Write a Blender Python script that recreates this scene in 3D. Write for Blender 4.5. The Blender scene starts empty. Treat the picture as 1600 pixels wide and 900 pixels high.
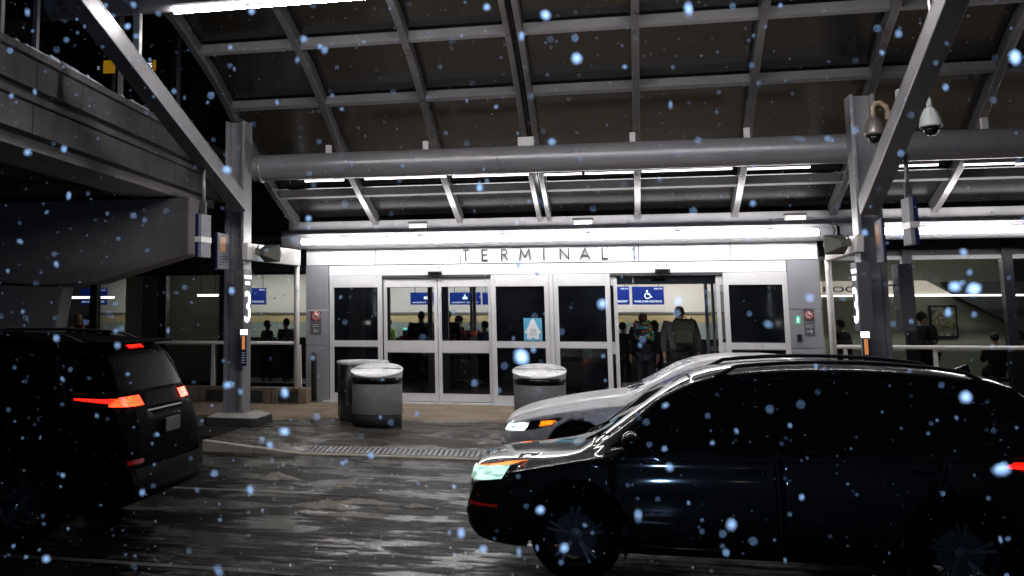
import bpy, bmesh, math, random
from mathutils import Vector, Matrix
random.seed(7)
C = bpy.context.scene.collection
PI = math.pi
# ---------------------------------------------------------------- camera model (metres; sidewalk level is z = 0)
F_ = 1700.; PX, PY = 514., 240.
YAW, PIT, ROL = [math.radians(a) for a in (-15.04, 7.89, -0.16)]
CZ = 1.95
def basis():
    cy, sy = math.cos(YAW), math.sin(YAW); cp, sp = math.cos(PIT), math.sin(PIT)
    F = Vector((sy*cp, cy*cp, sp)); r = Vector((cy, -sy, 0)); u = r.cross(F)
    c, s = math.cos(ROL), math.sin(ROL)
    return c*r+s*u, -s*r+c*u, F
RR, UU, FF = basis()
def ray(x, y):
    return FF + (x-PX)/F_*RR - (y-PY)/F_*UU
def atY(x, y, Y):
    d = ray(x, y); t = Y/d.y; return Vector((d.x*t, Y, CZ+d.z*t))
def X_(x, y, Y): return atY(x, y, Y).x
def Z_(x, y, Y): return atY(x, y, Y).z
RZ = -0.15   # road level

# ---------------------------------------------------------------- materials
MAT = {}
def mat(name, base, rough=.5, metal=0., spec=.5, emit=None, es=0., noise=0., nscale=3., rvar=0., bump=0., bscale=40., trans=0., coat=0.):
    m = bpy.data.materials.new(name); m.use_nodes = True
    nt = m.node_tree; b = nt.nodes['Principled BSDF']
    b.inputs['Base Color'].default_value = (*base, 1); b.inputs['Roughness'].default_value = rough
    b.inputs['Metallic'].default_value = metal; b.inputs['Specular IOR Level'].default_value = spec
    b.inputs['Coat Weight'].default_value = coat; b.inputs['Coat Roughness'].default_value = .06
    if emit: b.inputs['Emission Color'].default_value = (*emit, 1); b.inputs['Emission Strength'].default_value = es
    if noise or rvar or bump:
        tc = nt.nodes.new('ShaderNodeTexCoord')
        n = nt.nodes.new('ShaderNodeTexNoise'); n.inputs['Scale'].default_value = nscale; n.inputs['Detail'].default_value = 8; n.inputs['Roughness'].default_value = .65
        nt.links.new(tc.outputs['Object'], n.inputs['Vector'])
        if noise:
            r = nt.nodes.new('ShaderNodeMapRange'); r.inputs['From Min'].default_value = .25; r.inputs['From Max'].default_value = .75
            r.inputs['To Min'].default_value = 1-noise; r.inputs['To Max'].default_value = 1+noise
            nt.links.new(n.outputs['Fac'], r.inputs['Value'])
            v = nt.nodes.new('ShaderNodeVectorMath'); v.operation = 'SCALE'; v.inputs[0].default_value = base
            nt.links.new(r.outputs[0], v.inputs['Scale']); nt.links.new(v.outputs[0], b.inputs['Base Color'])
        if rvar:
            r = nt.nodes.new('ShaderNodeMapRange'); r.inputs['From Min'].default_value = .3; r.inputs['From Max'].default_value = .7
            r.inputs['To Min'].default_value = max(.02, rough-rvar); r.inputs['To Max'].default_value = min(1, rough+rvar)
            nt.links.new(n.outputs['Fac'], r.inputs['Value']); nt.links.new(r.outputs[0], b.inputs['Roughness'])
        if bump:
            n2 = nt.nodes.new('ShaderNodeTexNoise'); n2.inputs['Scale'].default_value = bscale; n2.inputs['Detail'].default_value = 4
            nt.links.new(tc.outputs['Object'], n2.inputs['Vector'])
            bp = nt.nodes.new('ShaderNodeBump'); bp.inputs['Strength'].default_value = bump; bp.inputs['Distance'].default_value = .02
            nt.links.new(n2.outputs['Fac'], bp.inputs['Height']); nt.links.new(bp.outputs[0], b.inputs['Normal'])
    MAT[name] = m; return m
def glass(name, tint, reflect=1.0, rough=.02):
    """thin pane: fresnel mix of tinted see-through and mirror"""
    m = bpy.data.materials.new(name); m.use_nodes = True; nt = m.node_tree; nt.nodes.clear()
    o = nt.nodes.new('ShaderNodeOutputMaterial'); t = nt.nodes.new('ShaderNodeBsdfTransparent'); g = nt.nodes.new('ShaderNodeBsdfGlossy')
    t.inputs[0].default_value = (*tint, 1); g.inputs['Roughness'].default_value = rough; g.inputs[0].default_value = (reflect,)*3+(1,)
    fr = nt.nodes.new('ShaderNodeFresnel'); fr.inputs[0].default_value = 1.5
    mx = nt.nodes.new('ShaderNodeMixShader'); nt.links.new(fr.outputs[0], mx.inputs[0]); nt.links.new(t.outputs[0], mx.inputs[1]); nt.links.new(g.outputs[0], mx.inputs[2])
    nt.links.new(mx.outputs[0], o.inputs[0]); MAT[name] = m; return m
M = MAT
mat('steel', (.29, .285, .30), .42, .35, noise=.18, nscale=1.3, rvar=.12)
mat('steel_rib', (.13, .127, .132), .33, .5, noise=.15, nscale=2, rvar=.1)
mat('purlin_paint', (.17, .165, .17), .6, noise=.15, nscale=2)
mat('tube_paint', (.29, .285, .30), .36, .3, noise=.12, nscale=1.1, rvar=.1)
mat('white_steel', (.62, .61, .6), .4, noise=.06, nscale=2)
mat('panel_white', (.78, .79, .82), .38, noise=.05, nscale=.7, rvar=.08)
mat('panel_gray', (.33, .33, .36), .38, .25, noise=.06, nscale=1.2, rvar=.08)
mat('alu', (.68, .68, .69), .36, .15, noise=.05, nscale=4, rvar=.08)
mat('seam', (.05, .05, .055), .6)
mat('black', (.012, .012, .013), .5)
mat('rubber', (.01, .01, .01), .7)
mat('dark_film', (.005, .006, .008), .06, spec=.5, noise=.7, rvar=.05, nscale=1.6)
mat('mullion', (.012, .014, .018), .35, .4)
mat('spandrel', (.02, .02, .023), .3, noise=.2, nscale=1)
mat('concrete', (.076, .073, .077), .85, noise=.55, nscale=.9, bump=.35, bscale=30)
mat('concrete_pier', (.25, .23, .24), .85, noise=.3, nscale=.7, bump=.3, bscale=25)
mat('soffit', (.09, .085, .085), .8, noise=.3, nscale=1.5)
mat('coping', (.12, .115, .115), .8, noise=.5, nscale=4, bump=.5, bscale=18)
mat('snow', (.72, .76, .85), .75, bump=.8, bscale=30)
mat('slush', (.27, .24, .205), .5, noise=.5, nscale=9, bump=.5, bscale=25, rvar=.2)
mat('kerb_stone', (.38, .34, .28), .7, noise=.3, nscale=5, bump=.3, bscale=60)
mat('plinth_top', (.42, .4, .37), .7, noise=.25, nscale=6, bump=.3)
mat('plinth_dark', (.03, .03, .03), .6, noise=.4, nscale=8)
mat('bench_stone', (.19, .15, .11), .7, noise=.3, nscale=4, bump=.3)
mat('bin_concrete', (.22, .215, .22), .75, noise=.22, nscale=7, bump=.5, bscale=90)
mat('bin_steel', (.2, .195, .19), .28, .95, noise=.25, nscale=1.5, rvar=.1)
mat('bin_lid', (.72, .73, .75), .3, .0, noise=.15, nscale=5, rvar=.12)
mat('bin_band', (.003, .003, .003), .25, spec=.3); mat('dark_plastic', (.003, .003, .003), .6, spec=.1); mat('bin_base', (.028, .028, .03), .6, noise=.2)
mat('sign_blue', (.003, .014, .12), .35, emit=(.006, .03, .3), es=.3)
mat('panel_blue', (.008, .015, .07), .4)
mat('sign_gray', (.10, .10, .11), .4)
mat('sign_text', (.75, .8, .85), .5)
mat('sign_text_lit', (.7, .8, .9), .5, emit=(.6, .75, 1), es=.9)
mat('num_lit', (.85, .9, .95), .4, emit=(.86, .93, 1), es=3.2)
mat('red', (.45, .02, .02), .45)
mat('orange_info', (.5, .26, .14), .5, emit=(.8, .3, .08), es=.12)
mat('orange_lit', (.6, .25, .1), .5, emit=(.8, .3, .08), es=.6)
mat('paper', (.24, .24, .27), .6, noise=.2, nscale=14)
mat('sign_white', (.8, .8, .8), .5)
mat('green_sign', (.02, .25, .1), .5, emit=(.1, .8, .4), es=.6)
mat('poster_blue', (.10, .42, .66), .5)
mat('poster_white', (.78, .83, .86), .5)
mat('yellow', (.6, .3, .02), .5, emit=(1, .5, .02), es=.4)
mat('letter_gray', (.05, .05, .055), .4, .3)
mat('led', (.9, .9, .9), .5, emit=(1, .97, .96), es=36)
mat('led_thin', (.9, .9, .9), .5, emit=(1, .97, .94), es=3.2)
mat('led_front', (.9, .9, .9), .5, emit=(1, .96, .95), es=215)
mat('led_hall', (.9, .9, .9), .5, emit=(1, .94, .86), es=30)
mat('led_mid', (.9, .9, .9), .5, emit=(.97, .97, .95), es=24)
mat('led_small', (.9, .9, .9), .5, emit=(1, .98, .94), es=5)
mat('downlight', (.9, .9, .9), .5, emit=(1, .86, .7), es=9)
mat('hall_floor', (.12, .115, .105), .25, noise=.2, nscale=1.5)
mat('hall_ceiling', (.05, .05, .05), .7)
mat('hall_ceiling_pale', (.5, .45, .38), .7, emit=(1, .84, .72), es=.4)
mat('wall_white', (.62, .62, .6), .5)
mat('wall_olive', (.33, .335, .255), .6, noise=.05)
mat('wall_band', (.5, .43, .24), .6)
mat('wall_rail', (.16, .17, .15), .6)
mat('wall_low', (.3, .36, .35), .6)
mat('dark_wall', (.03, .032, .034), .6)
mat('kiosk', (.03, .035, .04), .4)
mat('teal_lit', (.1, .5, .5), .4, emit=(.15, .85, .75), es=1.2)
mat('red_dark', (.22, .015, .02), .5)
mat('ceramic_white', (.62, .66, .64), .35)
mat('cam_dark', (.28, .25, .24), .4, .5)
mat('dome', (.01, .01, .012), .06)
mat('beige_arm', (.5, .38, .28), .5)
mat('horn', (.10, .10, .085), .55)
mat('car_black', (.003, .0035, .005), .5, .0, spec=.12, coat=1.)
mat('tail_glass', (.003, .003, .004), .3, spec=.12)
mat('plate_dark', (.09, .085, .08), .5, noise=.3, nscale=30)
mat('trim_dark', (.08, .08, .085), .35, .5)
mat('car_silver', (.30, .29, .30), .34, .55, coat=.5, noise=.12, nscale=6, rvar=.1)
mat('car_dark', (.0022, .0022, .003), .45, .0, spec=.07, coat=.0, rvar=.05, nscale=2)
mat('car_glass', (.004, .005, .006), .04, spec=.5, rvar=.02, nscale=2)
mat('windscreen_snow', (.16, .19, .24), .22, noise=.5, nscale=9, rvar=.15)
mat('chrome', (.6, .6, .6), .12, 1)
mat('tyre', (.004, .004, .004), .95, spec=.05, bump=.4)
mat('rim', (.12, .12, .125), .35, .8)
mat('tail', (.5, .01, .005), .25, emit=(1, .014, .009), es=3)
mat('tail_core', (.5, .1, .02), .25, emit=(1, .05, .012), es=5)
mat('tail_dim', (.06, .002, .003), .2, emit=(1, .02, .03), es=.06)
mat('head', (.8, .9, .95), .2, emit=(.72, .92, 1), es=9)
mat('head_green', (.6, .9, .8), .2, emit=(.55, .95, .78), es=1.5)
mat('amber', (.7, .25, .02), .3, emit=(1, .17, .004), es=3)
mat('lamp_black', (.01, .01, .012), .1)
mat('plate', (.5, .5, .52), .5, noise=.2, nscale=30)
mat('skin', (.42, .25, .18), .55); mat('skin_dark', (.12, .065, .045), .55)
mat('hair_dark', (.012, .01, .009), .7); mat('hair_brown', (.09, .045, .022), .7); mat('hair_light', (.28, .17, .08), .7)
mat('navy', (.010, .013, .022), .8); mat('jacket_black', (.012, .012, .013), .75); mat('coat_gray', (.09, .087, .095), .8, noise=.3, nscale=12)
mat('olive', (.022, .022, .015), .8, noise=.2, nscale=20); mat('red_cloth', (.22, .02, .03), .8); mat('camo', (.22, .22, .17), .85, noise=.6, nscale=14)
mat('denim', (.05, .085, .17), .85, noise=.2, nscale=15); mat('hivis', (.35, .5, .04), .7); mat('trouser', (.012, .013, .016), .85)
mat('snowflake', (.80, .86, .95), .7); mat('bottle_green', (.03, .25, .14), .4)
glass('door_glass', (.62, .66, .68)); glass('dark_glass', (.2, .21, .22)); glass('wall_glass', (.5, .53, .52)); glass('screen_clear', (.55, .58, .6), reflect=.5); glass('rail_glass', (.42, .45, .45))
glass('canopy_glass', (.09, .08, .07), reflect=.12, rough=.2)
def grime(name, col, f):
    nt = M[name].node_tree; o = nt.nodes['Material Output']; old = o.inputs[0].links[0].from_socket
    d = nt.nodes.new('ShaderNodeBsdfDiffuse'); d.inputs[0].default_value = (*col, 1); mx = nt.nodes.new('ShaderNodeMixShader')
    tc = nt.nodes.new('ShaderNodeTexCoord'); n = nt.nodes.new('ShaderNodeTexNoise'); n.inputs['Scale'].default_value = .9; n.inputs['Detail'].default_value = 7
    r = nt.nodes.new('ShaderNodeMapRange'); r.inputs['From Min'].default_value = .3; r.inputs['From Max'].default_value = .7; r.inputs['To Min'].default_value = f*.6; r.inputs['To Max'].default_value = f*1.4
    nt.links.new(tc.outputs['Object'], n.inputs['Vector']); nt.links.new(n.outputs['Fac'], r.inputs['Value']); nt.links.new(r.outputs[0], mx.inputs[0]); nt.links.new(old, mx.inputs[1]); nt.links.new(d.outputs[0], mx.inputs[2]); nt.links.new(mx.outputs[0], o.inputs[0])
grime('canopy_glass', (.036, .033, .031), .10); glass('car_window', (.05, .055, .06))

def mottled(name, scale, lo):   # lamp lenses: uneven brightness behind the ribbed lens
    m = M[name]; nt = m.node_tree; b = nt.nodes['Principled BSDF']; es = b.inputs['Emission Strength'].default_value
    tc = nt.nodes.new('ShaderNodeTexCoord'); mp = nt.nodes.new('ShaderNodeMapping'); mp.inputs['Scale'].default_value = scale
    n = nt.nodes.new('ShaderNodeTexNoise'); n.inputs['Scale'].default_value = 1; n.inputs['Detail'].default_value = 3
    r = nt.nodes.new('ShaderNodeMapRange'); r.inputs['From Min'].default_value = .36; r.inputs['From Max'].default_value = .62; r.inputs['To Min'].default_value = es*lo; r.inputs['To Max'].default_value = es
    nt.links.new(tc.outputs['Object'], mp.inputs[0]); nt.links.new(mp.outputs[0], n.inputs['Vector']); nt.links.new(n.outputs['Fac'], r.inputs['Value']); nt.links.new(r.outputs[0], b.inputs['Emission Strength'])
mottled('head', (9, 9, 16), .02); mottled('head_green', (7, 7, 22), .25); mottled('amber', (14, 14, 20), .1); mottled('tail', (5, 5, 30), .35); mottled('tail_core', (7, 7, 28), .3)
M['car_dark'].node_tree.nodes['Principled BSDF'].inputs['IOR'].default_value = 1.14
M['tail_glass'].node_tree.nodes['Principled BSDF'].inputs['IOR'].default_value = 1.2
# snow-streaked bodywork for the silver car
def snowy(name, base):
    m = M['car_silver'].copy(); m.name = name; MAT[name] = m; nt = m.node_tree; b = nt.nodes['Principled BSDF']
    for l in list(b.inputs['Base Color'].links)+list(b.inputs['Roughness'].links)+list(b.inputs['Metallic'].links): nt.links.remove(l)
    tc = nt.nodes.new('ShaderNodeTexCoord'); mp = nt.nodes.new('ShaderNodeMapping'); mp.inputs['Scale'].default_value = (1.2, 1.5, 3)
    n = nt.nodes.new('ShaderNodeTexNoise'); n.inputs['Scale'].default_value = 3.5; n.inputs['Detail'].default_value = 12; n.inputs['Roughness'].default_value = .75
    g = nt.nodes.new('ShaderNodeNewGeometry'); sp = nt.nodes.new('ShaderNodeSeparateXYZ'); nt.links.new(g.outputs['Normal'], sp.inputs[0])
    ad = nt.nodes.new('ShaderNodeMath'); ad.operation = 'MULTIPLY_ADD'; ad.inputs[1].default_value = .22; nt.links.new(sp.outputs['Z'], ad.inputs[0])
    nt.links.new(tc.outputs['Object'], mp.inputs[0]); nt.links.new(mp.outputs[0], n.inputs['Vector']); nt.links.new(n.outputs['Fac'], ad.inputs[2])
    r = nt.nodes.new('ShaderNodeMapRange'); r.inputs['From Min'].default_value = .56; r.inputs['From Max'].default_value = .72; nt.links.new(ad.outputs[0], r.inputs['Value'])
    mx = nt.nodes.new('ShaderNodeMix'); mx.data_type = 'RGBA'; mx.inputs['A'].default_value = (*base, 1); mx.inputs['B'].default_value = (.7, .71, .74, 1)
    nt.links.new(r.outputs[0], mx.inputs['Factor']); nt.links.new(mx.outputs['Result'], b.inputs['Base Color'])
    r2 = nt.nodes.new('ShaderNodeMapRange'); r2.inputs['To Min'].default_value = .25; r2.inputs['To Max'].default_value = .8; nt.links.new(r.outputs[0], r2.inputs['Value']); nt.links.new(r2.outputs[0], b.inputs['Roughness'])
    b.inputs['Coat Weight'].default_value = .3; b.inputs['Metallic'].default_value = .1
snowy('car_snowy', (.52, .50, .51))

def road_mat(name, base, streak, lo, hi, tint=(1, 1, 1), dry=None):
    """wet paving: puddles and tyre-dragged streaks along x; dry = (y0, y1) the paving dries out between these depths"""
    m = bpy.data.materials.new(name); m.use_nodes = True; MAT[name] = m; nt = m.node_tree; b = nt.nodes['Principled BSDF']; L = nt.links
    tc = nt.nodes.new('ShaderNodeTexCoord')
    def noise(scale, vec, detail=8, rough=.6):
        mp = nt.nodes.new('ShaderNodeMapping'); mp.inputs['Scale'].default_value = vec; L.new(tc.outputs['Object'], mp.inputs[0])
        n = nt.nodes.new('ShaderNodeTexNoise'); n.inputs['Scale'].default_value = scale; n.inputs['Detail'].default_value = detail; n.inputs['Roughness'].default_value = rough
        L.new(mp.outputs[0], n.inputs['Vector']); return n.outputs['Fac']
    def mr(v, a, c, t0, t1):
        r = nt.nodes.new('ShaderNodeMapRange'); L.new(v, r.inputs['Value'])
        for k, q in (('From Min', a), ('From Max', c), ('To Min', t0), ('To Max', t1)): r.inputs[k].default_value = q
        return r.outputs[0]
    def mth(op, a, c):
        n = nt.nodes.new('ShaderNodeMath'); n.operation = op
        for i, v in ((0, a), (1, c)):
            if isinstance(v, (int, float)): n.inputs[i].default_value = v
            else: L.new(v, n.inputs[i])
        return n.outputs[0]
    big = noise(.55, (1, 1.7, 1)); st = noise(2.2, (.35, streak, 1), 4, .6); fine = noise(34, (.7, 1.8, 1), 4)
    streaks = noise(1.4, (.4, streak*.8, 1), 6, .6); patch = noise(1.05, (.85, 1.5, 1), 15, .72)
    spy = nt.nodes.new('ShaderNodeSeparateXYZ'); L.new(tc.outputs['Object'], spy.inputs[0]); lane = mr(spy.outputs['Y'], 13.2, 10.8, .12, 1)   # tyres drag the slush into lines in the driving lane
    wet = mr(mth('ADD', patch, mth('MULTIPLY', mr(streaks, .3, .7, -.05, .05), lane)), .475, .54, 0, 1)
    rough = mr(wet, 0, 1, hi, lo)
    col = mr(st, .3, .7, .6, 1.5)
    v = nt.nodes.new('ShaderNodeVectorMath'); v.operation = 'SCALE'; v.inputs[0].default_value = base; L.new(col, v.inputs['Scale'])
    colour = v.outputs[0]
    if dry:
        sp = nt.nodes.new('ShaderNodeSeparateXYZ'); L.new(tc.outputs['Object'], sp.inputs[0])
        e = mth('ADD', sp.outputs['Y'], mr(noise(1.3, (.6, 1, 1)), .2, .8, -.9, .9))
        d = mr(e, dry[0], dry[1], 0, 1)
        mx = nt.nodes.new('ShaderNodeMix'); mx.data_type = 'RGBA'; L.new(d, mx.inputs['Factor']); L.new(colour, mx.inputs['A']); 
        v2 = nt.nodes.new('ShaderNodeVectorMath'); v2.operation = 'SCALE'; v2.inputs[0].default_value = (.27, .215, .155); L.new(mr(noise(5, (1, 1, 1)), .3, .7, .75, 1.2), v2.inputs['Scale']); L.new(v2.outputs[0], mx.inputs['B'])
        colour = mx.outputs['Result']
        m2 = nt.nodes.new('ShaderNodeMix'); m2.data_type = 'FLOAT'; L.new(d, m2.inputs['Factor']); L.new(rough, m2.inputs['A']); m2.inputs['B'].default_value = .7; rough = m2.outputs['Result']
    L.new(mth('MULTIPLY', mr(wet, 0, 1, .03, .62), mth('MAXIMUM', mr(noise(1.9, (.5, streak*2.6, 1), 5, .6), .38, .6, .2, 1), mr(lane, .12, 1, .85, 0))), b.inputs['Specular IOR Level']); L.new(colour, b.inputs['Base Color']); L.new(rough, b.inputs['Roughness'])
    h = mth('ADD', mth('MULTIPLY', mth('MULTIPLY', st, .8), lane), mth('MULTIPLY', fine, .32))
    h = mth('MULTIPLY', h, mr(wet, 0, 1, 1, .4))
    bp = nt.nodes.new('ShaderNodeBump'); bp.inputs['Strength'].default_value = .7; bp.inputs['Distance'].default_value = .03; L.new(h, bp.inputs['Height']); L.new(bp.outputs[0], b.inputs['Normal'])
road_mat('wet_asphalt', (.0055, .0052, .0054), 7.0, .06, .27)
road_mat('sidewalk_paving', (.075, .068, .06), 2.2, .16, .42, dry=(18.3, 19.1))
road_mat('lane_paint', (.085, .08, .07), 4, .3, .5)

# ---------------------------------------------------------------- mesh helpers
def link(name, me, parent=None):
    o = bpy.data.objects.new(name, me); C.objects.link(o)
    if parent is not None: o.parent = parent
    return o
def tag(o, label=None, cat=None, group=None, kind=None):
    if label: o['label'] = label
    if cat: o['category'] = cat
    if group: o['group'] = group
    if kind: o['kind'] = kind
    return o
def thing(name, label, cat, loc=(0, 0, 0), rz=0, group=None):
    o = bpy.data.objects.new(name, None); C.objects.link(o); o.location = loc; o.rotation_euler = (0, 0, rz); o.empty_display_size = .2
    return tag(o, label, cat, group)
class MB:
    def __init__(s): s.bm = bmesh.new()
    def box(s, x0, x1, y0, y1, z0, z1):
        vs = [s.bm.verts.new(p) for p in ((x0,y0,z0),(x1,y0,z0),(x1,y1,z0),(x0,y1,z0),(x0,y0,z1),(x1,y0,z1),(x1,y1,z1),(x0,y1,z1))]
        for f in ((0,3,2,1),(4,5,6,7),(0,1,5,4),(1,2,6,5),(2,3,7,6),(3,0,4,7)): s.bm.faces.new([vs[i] for i in f])
        return s
    def hexa(s, lo, hi):
        a = [s.bm.verts.new(p) for p in lo]; b = [s.bm.verts.new(p) for p in hi]; n = len(a)
        s.bm.faces.new(a[::-1]); s.bm.faces.new(b)
        for i in range(n): s.bm.faces.new((a[i], a[(i+1) % n], b[(i+1) % n], b[i]))
        return s
    def prism(s, poly, axis, a, b):
        f = {'x': lambda u, v, w: (w, u, v), 'y': lambda u, v, w: (u, w, v), 'z': lambda u, v, w: (u, v, w)}[axis]
        return s.hexa([f(u, v, a) for u, v in poly], [f(u, v, b) for u, v in poly])
    def quad(s, *p):
        s.bm.faces.new([s.bm.verts.new(q) for q in p]); return s
    def beam(s, p, q, w, h, up=(0, 0, 1)):
        p, q = Vector(p), Vector(q); d = (q-p).normalized(); r = d.cross(Vector(up)).normalized(); u = r.cross(d)
        c = [(-w/2, -h/2), (w/2, -h/2), (w/2, h/2), (-w/2, h/2)]
        return s.hexa([p+r*a+u*b for a, b in c], [q+r*a+u*b for a, b in c])
    def tube(s, pts, r, n=12, cap=True):
        pts = [Vector(p) for p in pts]; rings = []; rs = r if isinstance(r, (list, tuple)) else [r]*len(pts)
        ref = Vector((0, 0, 1))
        d0 = (pts[1]-pts[0]).normalized()
        if abs(d0.dot(ref)) > .9: ref = Vector((1, 0, 0))
        for i, p in enumerate(pts):
            d = (pts[min(i+1, len(pts)-1)]-pts[max(i-1, 0)]).normalized(); a = d.cross(ref).normalized(); b = a.cross(d).normalized()
            if i and (a.dot(pa) < 0): a, b = -a, -b
            pa = a
            rings.append([s.bm.verts.new(p+rs[i]*(math.cos(2*PI*k/n)*a+math.sin(2*PI*k/n)*b)) for k in range(n)])
        for A, B in zip(rings, rings[1:]):
            for k in range(n): f = s.bm.faces.new((A[k], A[(k+1) % n], B[(k+1) % n], B[k])); f.smooth = True
        if cap: s.bm.faces.new(rings[0][::-1]); s.bm.faces.new(rings[-1])
        return s
    def lathe(s, prof, c=(0, 0, 0), n=48, axis='z', smooth=True, cap=True):
        rings = []
        for r, h in prof:
            ring = []
            for k in range(n):
                a = 2*PI*k/n; u, v = r*math.cos(a), r*math.sin(a)
                p = {'z': (u, v, h), 'y': (u, h, v), 'x': (h, u, v)}[axis]
                ring.append(s.bm.verts.new(Vector(p)+Vector(c)))
            rings.append(ring)
        for A, B in zip(rings, rings[1:]):
            for k in range(n): f = s.bm.faces.new((A[k], A[(k+1) % n], B[(k+1) % n], B[k])); f.smooth = smooth
        for ring, (r, h) in ((rings[0], prof[0]), (rings[-1], prof[-1])):
            if r > 1e-4 and cap: s.bm.faces.new(ring)
        return s
    def sphere(s, c, r, sc=(1, 1, 1), sub=2):
        bmesh.ops.create_icosphere(s.bm, subdivisions=sub, radius=r, matrix=Matrix.Translation(c) @ Matrix.Diagonal((*sc, 1)))
        return s
    def build(s, name, m, parent=None, bevel=0, smooth=None, bseg=2):
        if s.bm.faces: bmesh.ops.recalc_face_normals(s.bm, faces=s.bm.faces)
        me = bpy.data.meshes.new(name); s.bm.to_mesh(me); s.bm.free()
        for mm in (m if isinstance(m, (list, tuple)) else [m]): me.materials.append(MAT[mm])
        o = link(name, me, parent)
        if smooth is not None:
            me.shade_smooth(); me.set_sharp_from_angle(angle=math.radians(smooth))
        if bevel:
            b = o.modifiers.new('bevel', 'BEVEL'); b.width = bevel; b.segments = bseg; b.limit_method = 'ANGLE'; b.angle_limit = math.radians(40)
        return o
def box(name, m, parent, x0, x1, y0, y1, z0, z1, bevel=0):
    return MB().box(x0, x1, y0, y1, z0, z1).build(name, m, parent, bevel)
def text(name, body, m, parent, x, y, z, size=None, bold=0, width=None, ex=.003, rz=0, align='CENTER', space=1, height=None):
    """lettering facing -Y (rz turns it); (x, y, z) is the middle of the baseline"""
    cu = bpy.data.curves.new(name, 'FONT'); cu.body = body; cu.align_x = align; cu.extrude = ex; cu.space_character = space; cu.size = size or .1; cu.resolution_u = 3; cu.offset = bold
    o = bpy.data.objects.new(name+'_tmp', cu); C.objects.link(o); bpy.context.view_layer.update()
    me = bpy.data.meshes.new_from_object(o.evaluated_get(bpy.context.evaluated_depsgraph_get())); bpy.data.objects.remove(o)
    w = max(v.co.x for v in me.vertices)-min(v.co.x for v in me.vertices); h = max(v.co.y for v in me.vertices)
    sx = width/w if width else 1; sy = height/h if height else sx
    R = Matrix.Rotation(PI/2, 4, 'X')
    me.transform(Matrix.Translation((x, y, z)) @ Matrix.Rotation(rz, 4, 'Z') @ R @ Matrix.Diagonal((sx, sy, 1, 1)))
    me.materials.clear(); me.materials.append(MAT[m]); me.name = name
    return link(name, me, parent)
def dup(o, loc=None, rz=None, label=None, group=None, scale=None):
    def cp(a, par):
        b = a.copy(); C.objects.link(b); b.parent = par
        for ch in a.children: cp(ch, b)
        return b
    kids = list(o.children); r = o.copy(); C.objects.link(r)
    for k in kids: cp(k, r)
    if loc is not None: r.location = loc
    if rz is not None: r.rotation_euler.z = rz
    if scale is not None: r.scale = scale
    if label: r['label'] = label
    if group: r['group'] = group
    return r
FLAKE_W = 310; EXPO = 0
# ================================================================ THE SETTING
YF = 21.71
# ground sheets
tag(MB().quad((-120,-60,RZ-.01),(120,-60,RZ-.01),(120,200,RZ-.01),(-120,200,RZ-.01)).build('ground','wet_asphalt'), kind='structure')
rd = MB()
rd.quad((-60,-6,RZ),(60,-6,RZ),(60,17.3,RZ),(-60,17.3,RZ)); tag(rd.build('road','wet_asphalt'), kind='structure')
# sidewalk slab: kerb on the left, dropped flush to the road in front of the doors
sw = MB()
ys = 15.17
def front_z(x):
    t = min(1, max(0, (x+5.97)/1.42)); return -t*(abs(RZ)-.012)
xs = [-5.97, -5.6, -5.2, -4.8, -4.55, -3, 0, 5, 9, 30]
yy = [ys, ys+.25, 16.3, 17.2, 22.55]
def zz(x, y):
    t = 1 if y <= ys+.25 else max(0, 1-(y-ys-.25)/1.3)
    return front_z(x)*t
g = [[sw.bm.verts.new((x, y, zz(x, y))) for x in xs] for y in yy]
for r0, r1 in zip(g, g[1:]):
    for i in range(len(xs)-1): sw.bm.faces.new((r0[i], r0[i+1], r1[i+1], r1[i]))
b = [sw.bm.verts.new((x, ys, RZ-.05)) for x in xs]
for i in range(len(xs)-1): sw.bm.faces.new((b[i], b[i+1], g[0][i+1], g[0][i]))
sw.box(-30, -5.97, 16.95, 22.55, RZ-.05, 0)
sw.quad((-5.97, ys, RZ-.05), (-5.97, ys, 0), (-5.97, 17.2, 0), (-5.97, 17.2, RZ-.05))
tag(sw.build('pavement', 'sidewalk_paving'), kind='structure')
kb = MB()   # pale kerb stones that follow the edge down the ramp
kx = [-5.985, -5.2, -4.52, -3.2, -1.7, -.2, 1.3, 2.8, 4.4, 6]
for a, c in zip(kx, kx[1:]):
    za, zc = front_z(a)+.006, front_z(c)+.006
    kb.hexa([(a+.004, ys-.03, RZ-.03), (c-.004, ys-.03, RZ-.03), (c-.004, ys+.13, RZ-.03), (a+.004, ys+.13, RZ-.03)], [(a+.004, ys-.03, za), (c-.004, ys-.03, zc), (c-.004, ys+.13, zc), (a+.004, ys+.13, za)])
tag(kb.build('kerb', 'kerb_stone', None, .008), kind='structure')
# paving joints
pj = MB()
for x in (-5.3, -2.35, .6, 3.5): pj.quad((x, 17.25, .003), (x+.012, 17.25, .003), (x+.012, 21.5, .003), (x, 21.5, .003))
for y in (18.4, 20.1): pj.quad((-5.9, y, .003), (8, y, .003), (8, y+.012, .003), (-5.9, y+.012, .003))
pj.quad((-5.85, 17.2, .003), (-5.83, 17.2, .003), (-5.3, 21.5, .003), (-5.33, 21.5, .003))
tag(pj.build('paving_joints', 'seam'), kind='structure')
# grated drain in the dropped kerb
gd = thing('drain_grate', 'long dark slotted drain grate set in the pavement behind the dropped kerb', 'drain', (-4.4, 15.5, 0))
MB().quad((-.12, -.19, 0), (4.5, -.19, 0), (4.5, .19, 0), (-.12, .19, 0)).build('channel', 'black', gd)
q = MB()
for i in range(62):
    x = -.1+i*.074; q.box(x, x+.034, -.17, .17, .002, .012)
q.box(-.12, 4.5, -.19, -.172, .002, .014); q.box(-.12, 4.5, .172, .19, .002, .014)
q.build('grating', 'steel', gd)
gd.location = (-4.4, 15.52, -.121); gd.rotation_euler.x = .1
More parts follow.
